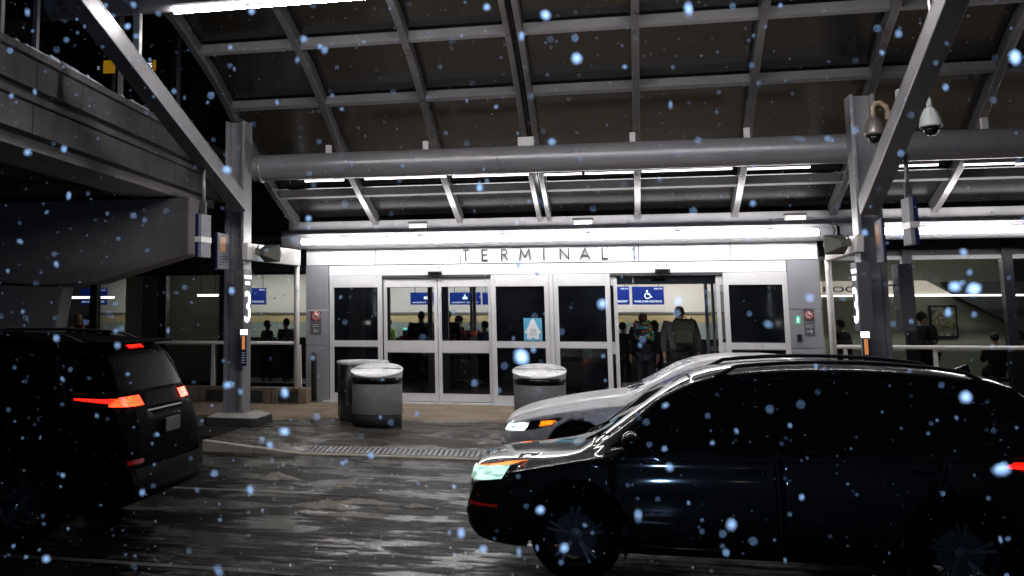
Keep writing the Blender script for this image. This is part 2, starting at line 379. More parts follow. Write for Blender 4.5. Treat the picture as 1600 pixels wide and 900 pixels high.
# lane markings (worn, slush covered)
lm = MB()
lm.quad((-14, 12.05, RZ+.005), (-2.7, 12.05, RZ+.005), (-2.7, 12.15, RZ+.005), (-14, 12.15, RZ+.005))
lm.quad((-14, 14.1, RZ+.005), (-4.4, 14.55, RZ+.005), (-4.4, 14.62, RZ+.005), (-14, 14.2, RZ+.005))
lm.quad((-14, 8.5, RZ+.005), (12, 8.5, RZ+.005), (12, 8.6, RZ+.005), (-14, 8.6, RZ+.005))
tag(lm.build('road_marking', 'lane_paint'), kind='structure')
# slush heaps
def slush(px, py, w, d, h, label, m='slush', seed=1):
    p0 = ray(px, py); t = (RZ-CZ)/p0.z; cx, cy = p0.x*t, p0.y*t
    rnd = random.Random(seed); mb = MB(); n = 26; rows = 9
    ph = [rnd.uniform(0, 6) for _ in range(6)]
    c = mb.bm.verts.new((cx, cy, RZ+h*.9)); prev = None
    for j in range(1, rows+1):
        ring = []
        for k in range(n):
            a = 2*PI*k/n; e = 1+.25*math.sin(3*a+ph[0])+.16*math.sin(5*a+ph[1])+.1*math.sin(9*a+ph[2])
            r = j/rows; z = h*(1-r**1.4)*(1+.25*math.sin(6*r+3*a+ph[3]))*rnd.uniform(.7, 1.1) if j < rows else -.01
            ring.append(mb.bm.verts.new((cx+w*r*e*math.cos(a), cy+d*r*e*math.sin(a), RZ+max(z, -.01))))
        for k in range(n):
            if prev: f = mb.bm.faces.new((prev[k], ring[k], ring[(k+1) % n], prev[(k+1) % n]))
            else: f = mb.bm.faces.new((c, ring[k], ring[(k+1) % n]))
            f.smooth = True
        prev = ring
    return tag(mb.build('slush_heap', m), label, 'slush', 'slush heaps on the road')
slush(432, 748, .24, .12, .07, 'small grey lump of snow on the wet road left of the larger brown heap', 'slush', 3)
slush(508, 792, .27, .16, .07, 'widest brown slush heap on the wet road in the middle of the lane', 'slush', 5)
slush(566, 786, .3, .1, .04, 'flat slush patch touching the right end of the widest heap', 'slush', 8)
slush(538, 806, .34, .07, .03, 'thin slush smear on the camera side of the widest heap', 'slush', 11)
slush(536, 760, .14, .09, .03, 'small dark slush lump farther away than the widest heap', 'slush', 12)
slush(650, 792, .16, .06, .03, 'small slush lump nearest to the black crossover', 'slush', 13)

# ================================================================ TERMINAL BUILDING (walls, glazing, hall)
YW = 22.6
bld = thing('terminal_building', 'dark glazed terminal building behind the entrance with lit hall inside', 'building', (0, YW, 0))
bld.location = (0, 0, 0)
box('hall_floor_slab', 'hall_floor', bld, -22, 16, 22.56, 34, -.2, .002)
box('hall_ceiling', 'hall_ceiling', bld, -22, 16, YW+.4, 34, 3.0, 3.2)
YB = 31.
bw = MB(); bw.box(-15.8, 4.2, YB, YB+.2, 1.62+.1, 3.0); bw.build('back_wall', 'wall_white', bld)
def wallstrip(name, m, z0, z1, d): box(name, m, bld, -15.8, 4.2, YB-d, YB+.2, z0, z1)
wallstrip('wall_rail', 'wall_rail', 1.66, 1.72, .03); wallstrip('wall_band', 'wall_band', 1.44, 1.66, .0); wallstrip('wall_lower', 'wall_low', 0.002, 1.44, -.002)
# olive partition boxes nearer the glass on the left and right
def vwall(name, m, x0, x1, Y, z0, z1, par=bld): return box(name, m, par, x0, x1, Y, Y+.12, z0, z1)
Yp = 26.
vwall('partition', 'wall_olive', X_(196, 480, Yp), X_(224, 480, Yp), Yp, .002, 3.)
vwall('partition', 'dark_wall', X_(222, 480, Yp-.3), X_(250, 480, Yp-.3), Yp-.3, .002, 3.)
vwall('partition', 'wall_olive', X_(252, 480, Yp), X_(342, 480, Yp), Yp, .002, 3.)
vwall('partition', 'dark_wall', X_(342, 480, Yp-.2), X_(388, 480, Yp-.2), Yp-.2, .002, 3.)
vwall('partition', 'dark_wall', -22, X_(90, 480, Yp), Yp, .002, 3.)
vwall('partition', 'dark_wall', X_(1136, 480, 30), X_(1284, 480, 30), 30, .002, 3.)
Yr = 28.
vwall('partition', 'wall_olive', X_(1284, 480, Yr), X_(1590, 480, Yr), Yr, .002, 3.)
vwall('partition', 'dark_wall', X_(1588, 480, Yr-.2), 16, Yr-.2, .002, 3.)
# curtain walls left and right: mullions, transoms, panes
def curtain(x0, x1, mulls, ztop, glassm, zt, seg):
    xs = [x0]+mulls+[x1]
    for a, c in zip(xs, xs[1:]):
        MB().quad((a+.02, YW, .3), (c-.02, YW, .3), (c-.02, YW, zt), (a+.02, YW, zt)).build('window_pane', glassm, bld)
        MB().quad((a+.02, YW+.01, zt+.04), (c-.02, YW+.01, zt+.04), (c-.02, YW+.01, ztop), (a+.02, YW+.01, ztop)).build('spandrel_pane', 'spandrel', bld)
    for x in mulls: box('mullion', 'mullion', bld, x-.085, x+.085, YW-.09, YW+.12, 0, ztop)
    box('transom', seg, bld, x0, x1, YW-.06, YW+.06, zt-.03, zt+.045)
    box('sill', 'mullion', bld, x0, x1, YW-.05, YW+.08, 0, .3)
curtain(-22, -6.45, [-18, X_(148, 480, YW), X_(256, 480, YW), X_(352, 480, YW)], 3.3, 'wall_glass', 2.62, 'mullion')
curtain(3.62, 16, [X_(1421, 480, YW), X_(1578, 480, YW), 9.6, 12], 3.3, 'wall_glass', 2.78, 'steel')
# upper storey: dark glass with pale spandrel panels
up = MB(); up.quad((-40, 23.3, 3.3), (30, 23.3, 3.3), (30, 23.3, 16), (-40, 23.3, 16)); up.build('upper_glazing', 'dark_film', bld)
box('canopy_soffit', 'hall_ceiling', bld, -22, 16, 22.3, 23.3, 3.3, 3.4)
mat('upper_panel', (.022, .019, .017), .6, noise=.35, nscale=1.2)
for row, (z0, z1) in enumerate(((3.55, 4.5), (5.05, 5.8), (6.9, 7.6), (8.9, 9.7), (10.9, 11.6))):
    x = -20.
    while x < 14:
        w = 1.62
        if (int(x*3.1)+row) % 7 and -14 < x < 12: box('wall_cladding', 'upper_panel', bld, x, x+w, 23.2, 23.28, z0, z1)
        x += 1.72
for x in [-20+1.72*3*i for i in range(12)]: box('upper_mullion', 'mullion', bld, x-.13, x-.03, 23.08, 23.25, 3.4, 16)
# hall lights
def lamp_strip(x0, x1, y0, y1, z, label, m='led_hall', grp='hall ceiling lights'):
    t = thing('ceiling_light', label, 'ceiling light', ((x0+x1)/2, (y0+y1)/2, z), 0, grp); a, c = (x1-x0)/2, (y1-y0)/2
    box('housing', 'white_steel', t, -a-.04, a+.04, -c-.04, c+.04, .012, .06); box('diffuser', m, t, -a, a, -c, c, -.02, .008)
for i, xx in enumerate((-14.2, -10.4, -6.6, -2.8, 1.)):
    lamp_strip(xx-.2, xx+3.2, 29.6, 29.85, 2.93, 'long ceiling strip light washing the back wall of the hall', 'led_hall')
lamp_strip(X_(1300, 460, 26.0), X_(1600, 460, 26.0), 25.8, 25.95, 2.9, 'ceiling strip light over the hall right of the entrance', 'led_mid')
lamp_strip(X_(262, 460, 25), X_(335, 460, 25), 24.8, 24.95, 2.85, 'ceiling strip light over the olive wall left of the entrance', 'led_small')
# glowing bars added behind the left glazing for lights reflected in it
def bar(px0, px1, y, Y, label):
    a, c = atY(px0, y, Y), atY(px1, y, Y); t = thing('reflected_bar', label, 'reflected light', ((a.x+c.x)/2, Y, a.z), 0, 'bars added for reflected lights'); w = (c.x-a.x)/2
    MB().box(-w, w, -.03, .03, -.025, .025).build('diffuser', 'led_small', t); MB().box(-w, w, -.035, .035, .025, .04).build('housing', 'mullion', t)
    MB().tube([(-w*.7, 0, .04), (-w*.7, 0, 2.98-a.z)], .006, 6).tube([(w*.7, 0, .04), (w*.7, 0, 2.98-a.z)], .006, 6).build('hanger', 'mullion', t)
bar(99, 178, 465, 23.6, 'thin white bar added for a light reflected in the glass left of the door pylon, above the two women')
bar(309, 341, 461.5, 23.6, 'short white bar added for a light reflected in the glass beside the left canopy column')
# pale bulkhead with lettering, right hall
bh = thing('bulkhead_sign', 'pale lit bulkhead with dark letters ROOM behind the right column', 'sign', (0, 0, 0))
Yq = 26.9
a, c = atY(1283, 443, Yq), atY(1460, 458, Yq); q = MB(); xr = X_(1605, 462, Yq)
q.prism([(a.x, c.z), (c.x+.35, c.z-.03), (c.x-.15, a.z+.05), (a.x, a.z+.05)], 'y', Yq, Yq+.1); q.build('panel', 'hall_ceiling_pale', bh)
MB().box(a.x, xr, Yq-.03, Yq+.05, c.z-.07, c.z-.03).build('light_line', 'led_small', bh)
text('letters', 'ROOM', 'black', bh, X_(1322, 455, Yq), Yq-.012, Z_(1312, 458, Yq)+.02, width=.95, height=.13, ex=.01)
# sloping underside of a stair, right
st = thing('staircase', 'dark sloping stair descending to the right behind the painting', 'stairs', (0, 0, 0))
Yst = 27.4; p = [atY(x, y, Yst) for x, y in ((1478, 440), (1500, 466), (1572, 500), (1600, 520), (1640, 530), (1640, 440))]
MB().prism([(v.x, v.z) for v in p], 'y', Yst, Yst+.5).build('soffit', 'dark_wall', st)
# abstract painting
m = bpy.data.materials.new('abstract_paint'); m.use_nodes = True; MAT['abstract_paint'] = m; nt = m.node_tree
tc = nt.nodes.new('ShaderNodeTexCoord'); n = nt.nodes.new('ShaderNodeTexNoise'); n.inputs['Scale'].default_value = 4.5; n.inputs['Detail'].default_value = 5; n.inputs['Distortion'].default_value = 2.5
cr = nt.nodes.new('ShaderNodeValToRGB'); nt.links.new(tc.outputs['Object'], n.inputs['Vector']); nt.links.new(n.outputs['Fac'], cr.inputs[0]); nt.links.new(cr.outputs[0], nt.nodes['Principled BSDF'].inputs['Base Color'])
el = cr.color_ramp.elements; el[0].position = .3; el[0].color = (.02, .03, .03, 1); el[1].position = .72; el[1].color = (.3, .05, .04, 1)
for pos, colr in ((.4, (.05, .12, .09, 1)), (.46, (.3, .25, .03, 1)), (.5, (.55, .55, .5, 1)), (.54, (.06, .15, .14, 1)), (.6, (.35, .12, .05, 1))):
    e = el.new(pos); e.color = colr
pt = thing('painting', 'colourful abstract painting on the olive wall right of the right column', 'painting', (0, 0, 0))
Yt = 27.92; a, c = atY(1454, 480, Yt), atY(1495, 525, Yt)
box('frame', 'mullion', pt, a.x-.04, c.x+.04, Yt, Yt+.05, c.z-.04, a.z+.04); box('canvas', 'abstract_paint', pt, a.x, c.x, Yt-.012, Yt+.0, c.z, a.z)
bl = MB()
# ================================================================ ENTRANCE PORTAL
ent = thing('entrance_portal', 'bright white terminal entrance front with sliding doors', 'entrance', (0, 0, 0))
XL, XR = -6.33, 3.47
ZF0, ZF1 = 2.74, 3.14
# fascia panels with joints
jx = [XL, X_(587, 400, YF), X_(719, 400, YF), X_(998, 400, YF), X_(1142, 400, YF), XR]
for a, c in zip(jx, jx[1:]): box('fascia_panel', 'panel_white', ent, a+.008, c-.008, YF, YF+.5, ZF0+.008, ZF1, .004)
box('fascia_backing', 'seam', ent, XL+.01, XR-.01, YF+.06, YF+.48, 2.75, ZF1-.01)
# grey side pillars, in stacked panels
def pillar(x0, x1):
    for z0, z1 in ((0.01, 1.12), (1.13, 1.83), (1.84, ZF0-.004)): box('side_pillar', 'panel_gray', ent, x0+.004, x1-.004, YF-.03, YF+.5, z0, z1, .006)
PLx, PRx = X_(514, 520, YF), X_(1235, 520, YF)
pillar(XL, PLx); pillar(PRx, XR)
box('door_header', 'panel_white', ent, PLx+.004, PRx-.004, YF+.02, YF+.3, 2.52, ZF0-.008, .004)
box('threshold', 'bin_lid', ent, PLx-.1, PRx+.1, YF-.09, YF+.12, .0, .028)
# glazed fixed panels and sliding leaves
def panel(name, x0, x1, y, zb, zt, gl, glass_lo, mid=(1.1, 1.225), gtop=2.29, gbot=.19, dy=.06, gm='door_glass', gm2='dark_glass', label=None):
    t = link(name, None, ent)
    if label: t['label'] = label
    w = gl; q = MB()
    q.box(x0, x0+w, y, y+dy, zb, zt); q.box(x1-w, x1, y, y+dy, zb, zt)
    q.box(x0+w, x1-w, y+.002, y+dy-.002, gtop, zt-.001); q.box(x0+w, x1-w, y+.002, y+dy-.002, mid[0], mid[1]); q.box(x0+w, x1-w, y+.002, y+dy-.002, zb+.001, gbot)
    q.build('frame', 'alu', t, .006)
    MB().quad((x0+w, y+dy/2, mid[1]), (x1-w, y+dy/2, mid[1]), (x1-w, y+dy/2, gtop), (x0+w, y+dy/2, gtop)).build('glass', gm, t)
    MB().quad((x0+w, y+dy/2, gbot), (x1-w, y+dy/2, gbot), (x1-w, y+dy/2, mid[0]), (x0+w, y+dy/2, mid[0])).build('glass', gm2, t)
    g = MB()
    for z in (mid[0]-.012, mid[1]+.004, gtop-.006, gbot-.004): g.box(x0+w, x1-w, y+.0, y+.004, z, z+.008)
    g.build('gasket', 'seam', t)
    return t
xx = lambda p: X_(p, 500, YF)
pan = [('fixed_panel', 515, 597), ('fixed_panel', 768, 859), ('fixed_panel', 866, 955), ('fixed_panel', 1133, 1234)]
for nme, a, c in pan: panel(nme, xx(a), xx(c), YF, .03, 2.518, .092, 0, gm='dark_film', gm2='dark_film')
box('mullion', 'alu', ent, xx(859)+.004, xx(866)-.004, YF-.02, YF+.1, .03, 2.518, .004)
# closed pair (slides one step behind)
panel('door_leaf', xx(598), xx(683)-.005, YF+.09, .04, 2.47, .07, 0, mid=(.99, 1.225), gbot=.2)
panel('door_leaf', xx(683)+.005, xx(768), YF+.09, .04, 2.47, .07, 0, mid=(.99, 1.225), gbot=.2)
# open pair, parked behind the fixed panels
panel('door_leaf', xx(872), xx(966), YF+.09, .04, 2.47, .07, 0, mid=(.99, 1.225), gbot=.2)
panel('door_leaf', xx(1122), xx(1212), YF+.09, .04, 2.47, .07, 0, mid=(.99, 1.225), gbot=.2)
for a, c in ((597, 768), (955, 1133)): box('door_track', 'seam', ent, xx(a), xx(c), YF+.03, YF+.2, 2.478, 2.518)
for p in (681, 1043):
    x = xx(p)-(.0 if p < 800 else .05)
    s = link('door_sensor', None, ent); box('sensor_body', 'black', s, x-.14, x+.14, YF-.07, YF+.02, 2.53, 2.6, .01); box('sensor_lens', 'dome', s, x-.1, x+.1, YF-.08, YF-.068, 2.54, 2.58)
    b = link('warning_sticker', None, ent); box('sticker', 'panel_blue', b, x-.09, x+.09, YF+.012, YF+.018, 2.66, 2.7); box('sticker_face', 'sign_white', b, x-.075, x+.075, YF+.009, YF+.0125, 2.668, 2.692)
# hairline casing round each door bay
q = MB()
for a, c in ((514.5, 862), (863, 1235)):
    for z in (2.526,): q.box(xx(a)+.01, xx(c)-.01, YF+.012, YF+.02, z, z+.006)
q.build('casing_joint', 'seam', ent)
# lettering, one mesh per letter
sg = thing('terminal_lettering', 'grey raised letters TERMINAL 1 on the white fascia', 'sign', (0, 0, 0))
ST = {'T': [((0,1),(1,1)),((.5,1),(.5,0))], 'E': [((0,0),(0,1)),((0,1),(1,1)),((0,.52),(.9,.52)),((0,0),(1,0))], 'R': [((0,0),(0,1)),((0,1),(.6,1)),((.6,1),(.95,.86)),((.95,.86),(.95,.66)),((.95,.66),(.6,.5)),((.6,.5),(0,.5)),((.5,.5),(1,0))],
      'M': [((0,0),(.12,1)),((.12,1),(.5,.2)),((.5,.2),(.88,1)),((.88,1),(1,0))], 'I': [((0,0),(0,1))], 'N': [((0,0),(0,1)),((0,1),(1,0)),((1,0),(1,1))], 'A': [((0,0),(.5,1)),((.5,1),(1,0)),((.18,.33),(.82,.33))], 'L': [((0,1),(0,0)),((0,0),(1,0))], '1': [((.7,0),(.7,1)),((.7,1),(0,.8))]}
for ch, px, wpx in (('T', 728, 8), ('E', 757.5, 8), ('R', 788.5, 9), ('M', 820.5, 17), ('I', 851, 2), ('N', 882, 13), ('A', 914, 14), ('L', 945, 7.5), ('1', 990.5, 4)):
    x = X_(px, 400, YF); w_ = wpx*.0122; h_ = .2; z0 = 2.81; q = MB()
    for i, (a, c) in enumerate(ST[ch]):
        A = Vector((x+(a[0]-.5)*w_, 0, z0+a[1]*h_)); B = Vector((x+(c[0]-.5)*w_, 0, z0+c[1]*h_)); d = (B-A).normalized(); e = .011; n = Vector((-d.z, 0, d.x))*.0125; A -= d*e; B += d*e; y0 = YF-.05-.0006*i
        q.hexa([(v.x, y0, v.z) for v in (A+n, B+n, B-n, A-n)], [(v.x, YF-.012, v.z) for v in (A+n, B+n, B-n, A-n)])
    q.build('letter', 'letter_gray', sg)
q = MB(); x0, x1 = X_(720, 400, YF), X_(998, 400, YF); q.box(x0, x1, YF-.006, YF+.002, 2.775, 2.783); q.build('sign_rail', 'panel_gray', sg)
# bear poster
po = thing('door_poster', 'light blue poster with a white bear on the dark pane left of the middle mullion', 'poster', (0, 0, 0))
Yo = YF+.018; p0, p1 = atY(818, 497, Yo), atY(847.5, 533, Yo); cx = (p0.x+p1.x)/2; w = p1.x-p0.x; h = p0.z-p1.z
box('backing', 'poster_blue', po, p0.x, p1.x, Yo, Yo+.006, p1.z, p0.z)
sil = [(0,.94),(.1,.96),(.2,.93),(.24,.82),(.42,.62),(.68,.4),(.72,.34),(.5,.34),(.54,.12),(.46,.09),(.18,.09),(.1,.14),(0,.15)]
sil = [(cx+u*w*.62, p1.z+v*h) for u, v in sil]; sil += [(2*cx-u, v) for u, v in sil[::-1][1:-1]]
MB().prism(sil, 'y', Yo-.003, Yo+.001).build('bear_figure', 'poster_white', po)
q = MB()
for s in (-1, 1): q.lathe([(.0, Yo-.005), (.012, Yo-.005), (.012, Yo-.001)], (cx+s*.045, 0, p1.z+h*.925), 12, 'y')
q.build('ears', 'black', po)
text('caption', "Don't slip", 'black', po, cx, Yo-.006, p1.z+h*.5, width=.12, height=.018, ex=.001); text('caption', 'No shovel', 'black', po, cx, Yo-.006, p1.z+h*.41, width=.13, height=.018, ex=.001)
q = MB()
for k in range(3): q.box(cx-.07, cx+.07, Yo-.005, Yo-.002, p1.z+h*(.24+.045*k), p1.z+h*(.25+.045*k))
q.box(p0.x+.03, p0.x+.09, Yo-.004, Yo, p1.z+.015, p1.z+.03); q.box(p1.x-.1, p1.x-.02, Yo-.004, Yo, p1.z+.015, p1.z+.03)
q.build('fine_print', 'paper', po)
# inner vestibule doors
YV = 24.6; xv = lambda p: X_(p, 470, YV); zv = lambda y: Z_(900, y, YV)
ves = thing('vestibule_doors', 'grey inner door frames of the vestibule behind the entrance', 'door', (0, 0, 0))
def vbox(n, px0, px1, z0, z1, m='panel_gray', d=.1): box(n, m, ves, xv(px0), xv(px1), YV, YV+d, z0, z1, .005)
vbox('header', 596, 990, 2.36, 2.98); vbox('header', 990.5, 1180, 2.36, 2.98)
for a, c in ((596, 609), (668, 675), (684, 700), (734, 737.5), (738.5, 743), (820, 960), (1101, 1106), (1112, 1116), (1136, 1180)): vbox('post', a, c, .005, 2.358)
vbox('mid_rail', 675.5, 683.5, .9, 1.0); vbox('mid_rail', 1106.5, 1111.5, .95, 1.05); vbox('mid_rail', 1116.5, 1135.5, .95, 1.05)
x = xv(1030); box('sensor', 'black', ves, x-.14, x+.14, YV-.06, YV-.004, 2.42, 2.48, .01)
for a, c in ((1106, 1112), (1116, 1136)): MB().quad((xv(a), YV+.05, .1), (xv(c), YV+.05, .1), (xv(c), YV+.05, 2.2), (xv(a), YV+.05, 2.2)).build('pane', 'door_glass', ves)
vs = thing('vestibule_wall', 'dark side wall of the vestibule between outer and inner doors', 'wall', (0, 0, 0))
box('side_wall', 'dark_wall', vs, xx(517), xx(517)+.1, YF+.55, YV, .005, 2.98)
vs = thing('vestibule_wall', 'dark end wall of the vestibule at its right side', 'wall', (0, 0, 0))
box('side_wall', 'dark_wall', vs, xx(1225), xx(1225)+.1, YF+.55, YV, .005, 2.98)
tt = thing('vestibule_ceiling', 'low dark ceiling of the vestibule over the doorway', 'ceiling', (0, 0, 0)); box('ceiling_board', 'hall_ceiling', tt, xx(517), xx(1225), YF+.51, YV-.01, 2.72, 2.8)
# blue hanging signs in the hall
YS = 30.2
def blue_sign(px0, px1, y0, y1, label, txt, icon=None, logo=True, Y=YS):
    a, c = atY(px0, y0, Y), atY(px1, y1, Y); t = thing('hanging_sign', label, 'sign', (0, 0, 0), 0, 'blue hanging signs in the hall')
    box('board', 'sign_blue', t, a.x, c.x, Y, Y+.08, c.z, a.z)
    cx = (a.x+c.x)/2; W = c.x-a.x; H = a.z-c.z
    if txt: text('caption', txt, 'sign_text_lit', t, cx, Y-.008, c.z+H*.13, width=W*.86, height=H*.11, ex=.002)
    if logo: text('airline_name', 'DELTA', 'sign_text_lit', t, c.x-W*.17, Y-.008, a.z-H*.15, width=W*.26, height=H*.07, ex=.002)
    ic = MB(); s = H*.2; zc = c.z+H*.55
    if icon == 'wheelchair':
        ic.lathe([(0, Y-.01), (s*.26, Y-.01), (s*.26, Y-.002)], (cx-.02, 0, zc+s*1.0), 14, 'y')
        ic.tube([(cx-.02, Y-.01, zc+s*.7), (cx, Y-.01, zc), (cx+s*.55, Y-.01, zc), (cx+s*.85, Y-.01, zc-s*.7), (cx+s*1.15, Y-.01, zc-s*.6)], s*.13, 6)
        ic.tube([(cx, Y-.01, zc+s*.35), (cx+s*.5, Y-.01, zc+s*.35)], s*.1, 6)
        ic.tube([(cx-.01+s*.75*math.cos(k*.3+1.9), Y-.01, zc-s*.3+s*.75*math.sin(k*.3+1.9)) for k in range(15)], s*.12, 6)
    elif icon == 'agent':
        ic.lathe([(0, Y-.01), (s*.3, Y-.01), (s*.3, Y-.002)], (cx, 0, zc+s*1.0), 14, 'y'); ic.prism([(cx-s, zc-s*.5), (cx+s, zc-s*.5), (cx+s, zc+s*.3), (cx+s*.4, zc+s*.6), (cx-s*.4, zc+s*.6), (cx-s, zc+s*.3)], 'y', Y-.01, Y-.001)
    elif icon == 'bag':
        ic.box(cx-s*.9, cx-s*.1, Y-.01, Y-.001, zc-s*.5, zc+s*.6); ic.box(cx+s*.1, cx+s*.9, Y-.01, Y-.001, zc-s*.5, zc+s*.6)
    if icon: ic.build('pictogram', 'sign_text_lit', t)
    for x in (a.x+W*.15, c.x-W*.15): MB().tube([(x, Y+.04, a.z), (x, Y+.04, 2.98)], .008, 6).build('hanger', 'mullion', t)
blue_sign(641, 691, 457, 476, 'blue hanging sign with two white blocks, in the left leaf of the closed doors', 'AGENT ASSIST', 'bag', False)
blue_sign(702.5, 751, 457, 476, 'blue hanging sign with a white agent symbol, in the right leaf of the closed doors', 'AGENT ASSIST', 'agent', False)
blue_sign(753.5, 790, 457, 476, 'blank edge of a blue hanging sign, right of the agent symbol sign', None, None, False)
blue_sign(940, 984, 448, 476, 'blue hanging sign cut off by the door jamb, left of the wheelchair sign', 'SKYCAP ASSIST', None)
blue_sign(987, 1038, 448, 476, 'blue hanging sign with white wheelchair symbol in the open doorway', 'WHEELCHAIR ASSISTANCE', 'wheelchair')
blue_sign(126, 166, 451, 476, 'blue hanging sign far left above the women in the hall', 'BAGGAGE', 'bag', True)
blue_sign(382, 415, 450, 476, 'blue hanging sign just right of the left column pylon', 'BAGGAGE', None, True)
# kiosks and red barriers
def kiosk(px, py, label, Y=27.5):
    p = atY(px, py, Y); t = thing('kiosk', label, 'check-in kiosk', (p.x, Y, 0), 0, 'check-in kiosks behind the closed doors'); z = p.z
    MB().prism([(-.12, .003), (.2, .003), (.2, .5), (.1, z-.05), (.02, z-.05), (-.02, .5)], 'x', -.22, .22).build('cabinet', 'kiosk', t, .01)
    MB().box(-.19, .19, -.03, .1, z-.048, z-.0).build('lit_header', 'teal_lit', t); MB().box(-.16, .16, -.03, .0, z-.42, z-.1).build('screen', 'dome', t)
kiosk(642, 512.5, 'dark kiosk with teal lit top, left one of the pair by the broad man'); kiosk(658, 512.5, 'dark kiosk with teal lit top, right one of the pair by the broad man'); kiosk(709, 512.5, 'single dark kiosk with teal lit top by the man in the red cap')
for px0, px1, y, lb in ((624, 648, 527, 'dark red low barrier under the pair of kiosks'), (694, 712, 525, 'dark red low barrier below the single kiosk'), (719, 744, 528.5, 'dark red low barrier right of the post in the right door leaf')):
    a, c = atY(px0, y-2, 26.4), atY(px1, y+2, 26.4); t = thing('queue_barrier', lb, 'barrier', (a.x, 26.4, 0), 0, 'red queue barriers'); W = c.x-a.x
    MB().box(0, W, -.03, .03, c.z, a.z).build('belt_panel', 'red_dark', t)
    for x in (.03, W-.03): MB().tube([(x, 0, .02), (x, 0, c.z+.02)], .02, 8).lathe([(.12, .003), (.12, .02), (.02, .03)], (x, 0, 0), 16).build('post', 'kiosk', t)
ds = thing('check_in_desk', 'long dark check-in desk at the back of the hall', 'desk', (0, 28.6, 0)); box('counter', 'kiosk', ds, -13, 2.5, 0, .5, .003, 1.02); box('worktop', 'mullion', ds, -13.05, 2.55, -.05, .55, 1.022, 1.06)
ds.location = (0, 28.9, 0)
# ---- small signs on the side pillars
def nosmoke(px, py, r, par, Y):
    p = atY(px, py, Y); q = MB(); q.lathe([(0, Y-.008), (r, Y-.008), (r, Y-.001)], (p.x, 0, p.z), 28, 'y'); q.build('disc', 'sign_white', par)
    MB().tube([(p.x+r*.86*math.cos(a*PI/14), Y-.011, p.z+r*.86*math.sin(a*PI/14)) for a in range(29)], r*.13, 6, False).tube([(p.x-r*.6, Y-.012, p.z+r*.6), (p.x+r*.6, Y-.012, p.z-r*.6)], r*.11, 6).build('prohibition_ring', 'red', par)
    MB().box(p.x-r*.55, p.x+r*.5, Y-.0105, Y-.007, p.z-r*.1, p.z+r*.1).build('cigarette', 'black', par)
def pillar_sign(px0, px1, y0, y1, arrow, label, Yp=YF-.03):
    t = thing('pillar_sign', label, 'sign', (0, 0, 0), 0, 'no smoking signs on the entrance pillars'); a, c = atY(px0, y0, Yp), atY(px1, y1, Yp); Y = Yp-.006
    zm = a.z-(a.z-c.z)*.46
    box('plate', 'sign_gray', t, a.x, c.x, Y, Yp-.001, zm+.008, a.z); box('plate', 'sign_gray', t, a.x, c.x, Y, Yp-.001, c.z, zm-.008)
    cx = (a.x+c.x)/2; nosmoke((px0+px1)/2, y0+(y1-y0)*.21, (c.x-a.x)*.42, t, Y)
    text('caption', 'Terminal', 'sign_text', t, cx, Y-.003, zm-.065, width=.13, height=.022, ex=.001); text('caption', 'entrance', 'sign_text', t, cx, Y-.003, zm-.1, width=.13, height=.02, ex=.001)
    z = c.z+.075; s = -1 if arrow == 'left' else 1
    MB().tube([(cx-s*.05, Y-.006, z), (cx+s*.05, Y-.006, z)], .008, 6).tube([(cx+s*.01, Y-.006, z+.04), (cx+s*.05, Y-.006, z), (cx+s*.01, Y-.006, z-.04)], .008, 6).build('arrow', 'sign_text', t)
pillar_sign(485, 502, 486, 523, 'left', 'no smoking sign over a left arrow on the left entrance pillar')
pillar_sign(1255, 1274, 484, 525, 'right', 'no smoking sign over a right arrow on the right entrance pillar')
t = thing('exit_sign', 'small green running man sign on the right entrance pillar', 'sign', (0, 0, 0)); a, c = atY(1243, 494, YF-.03), atY(1251, 506, YF-.03)
box('plate', 'green_sign', t, a.x, c.x, YF-.038, YF-.031, c.z, a.z); cx = (a.x+c.x)/2; zc = (a.z+c.z)/2
MB().lathe([(0, YF-.042), (.012, YF-.042), (.012, YF-.038)], (cx, 0, zc+.045), 10, 'y').tube([(cx, YF-.041, zc+.03), (cx-.005, YF-.041, zc-.01), (cx+.02, YF-.041, zc-.05)], .008, 6).tube([(cx-.005, YF-.041, zc-.01), (cx-.03, YF-.041, zc-.045)], .008, 6).tube([(cx-.03, YF-.041, zc+.015), (cx, YF-.041, zc+.02), (cx+.03, YF-.041, zc+.0)], .006, 6).build('running_figure', 'sign_text_lit', t)
t = thing('card_reader', 'small black card reader box on the right entrance pillar', 'card reader', (0, 0, 0)); a, c = atY(1245, 522, YF-.03), atY(1253, 534, YF-.03)
box('reader_box', 'black', t, a.x, c.x, YF-.075, YF-.031, c.z, a.z, .008); box('reader_window', 'dome', t, a.x+.02, c.x-.02, YF-.078, YF-.076, (a.z+c.z)/2, a.z-.02)
# dark bollard against the left pillar
t = thing('bollard', 'slim dark round-topped bollard standing against the left entrance pillar', 'bollard', (X_(491, 600, YF-.15), YF-.17, 0))
MB().lathe([(.0, 1.0), (.03, .985), (.05, .95), (.055, .9), (.055, .004)], n=24).build('post', 'black', t); MB().lathe([(.09, .004), (.09, .02), (.056, .03)], n=24).build('base_collar', 'bin_base', t)
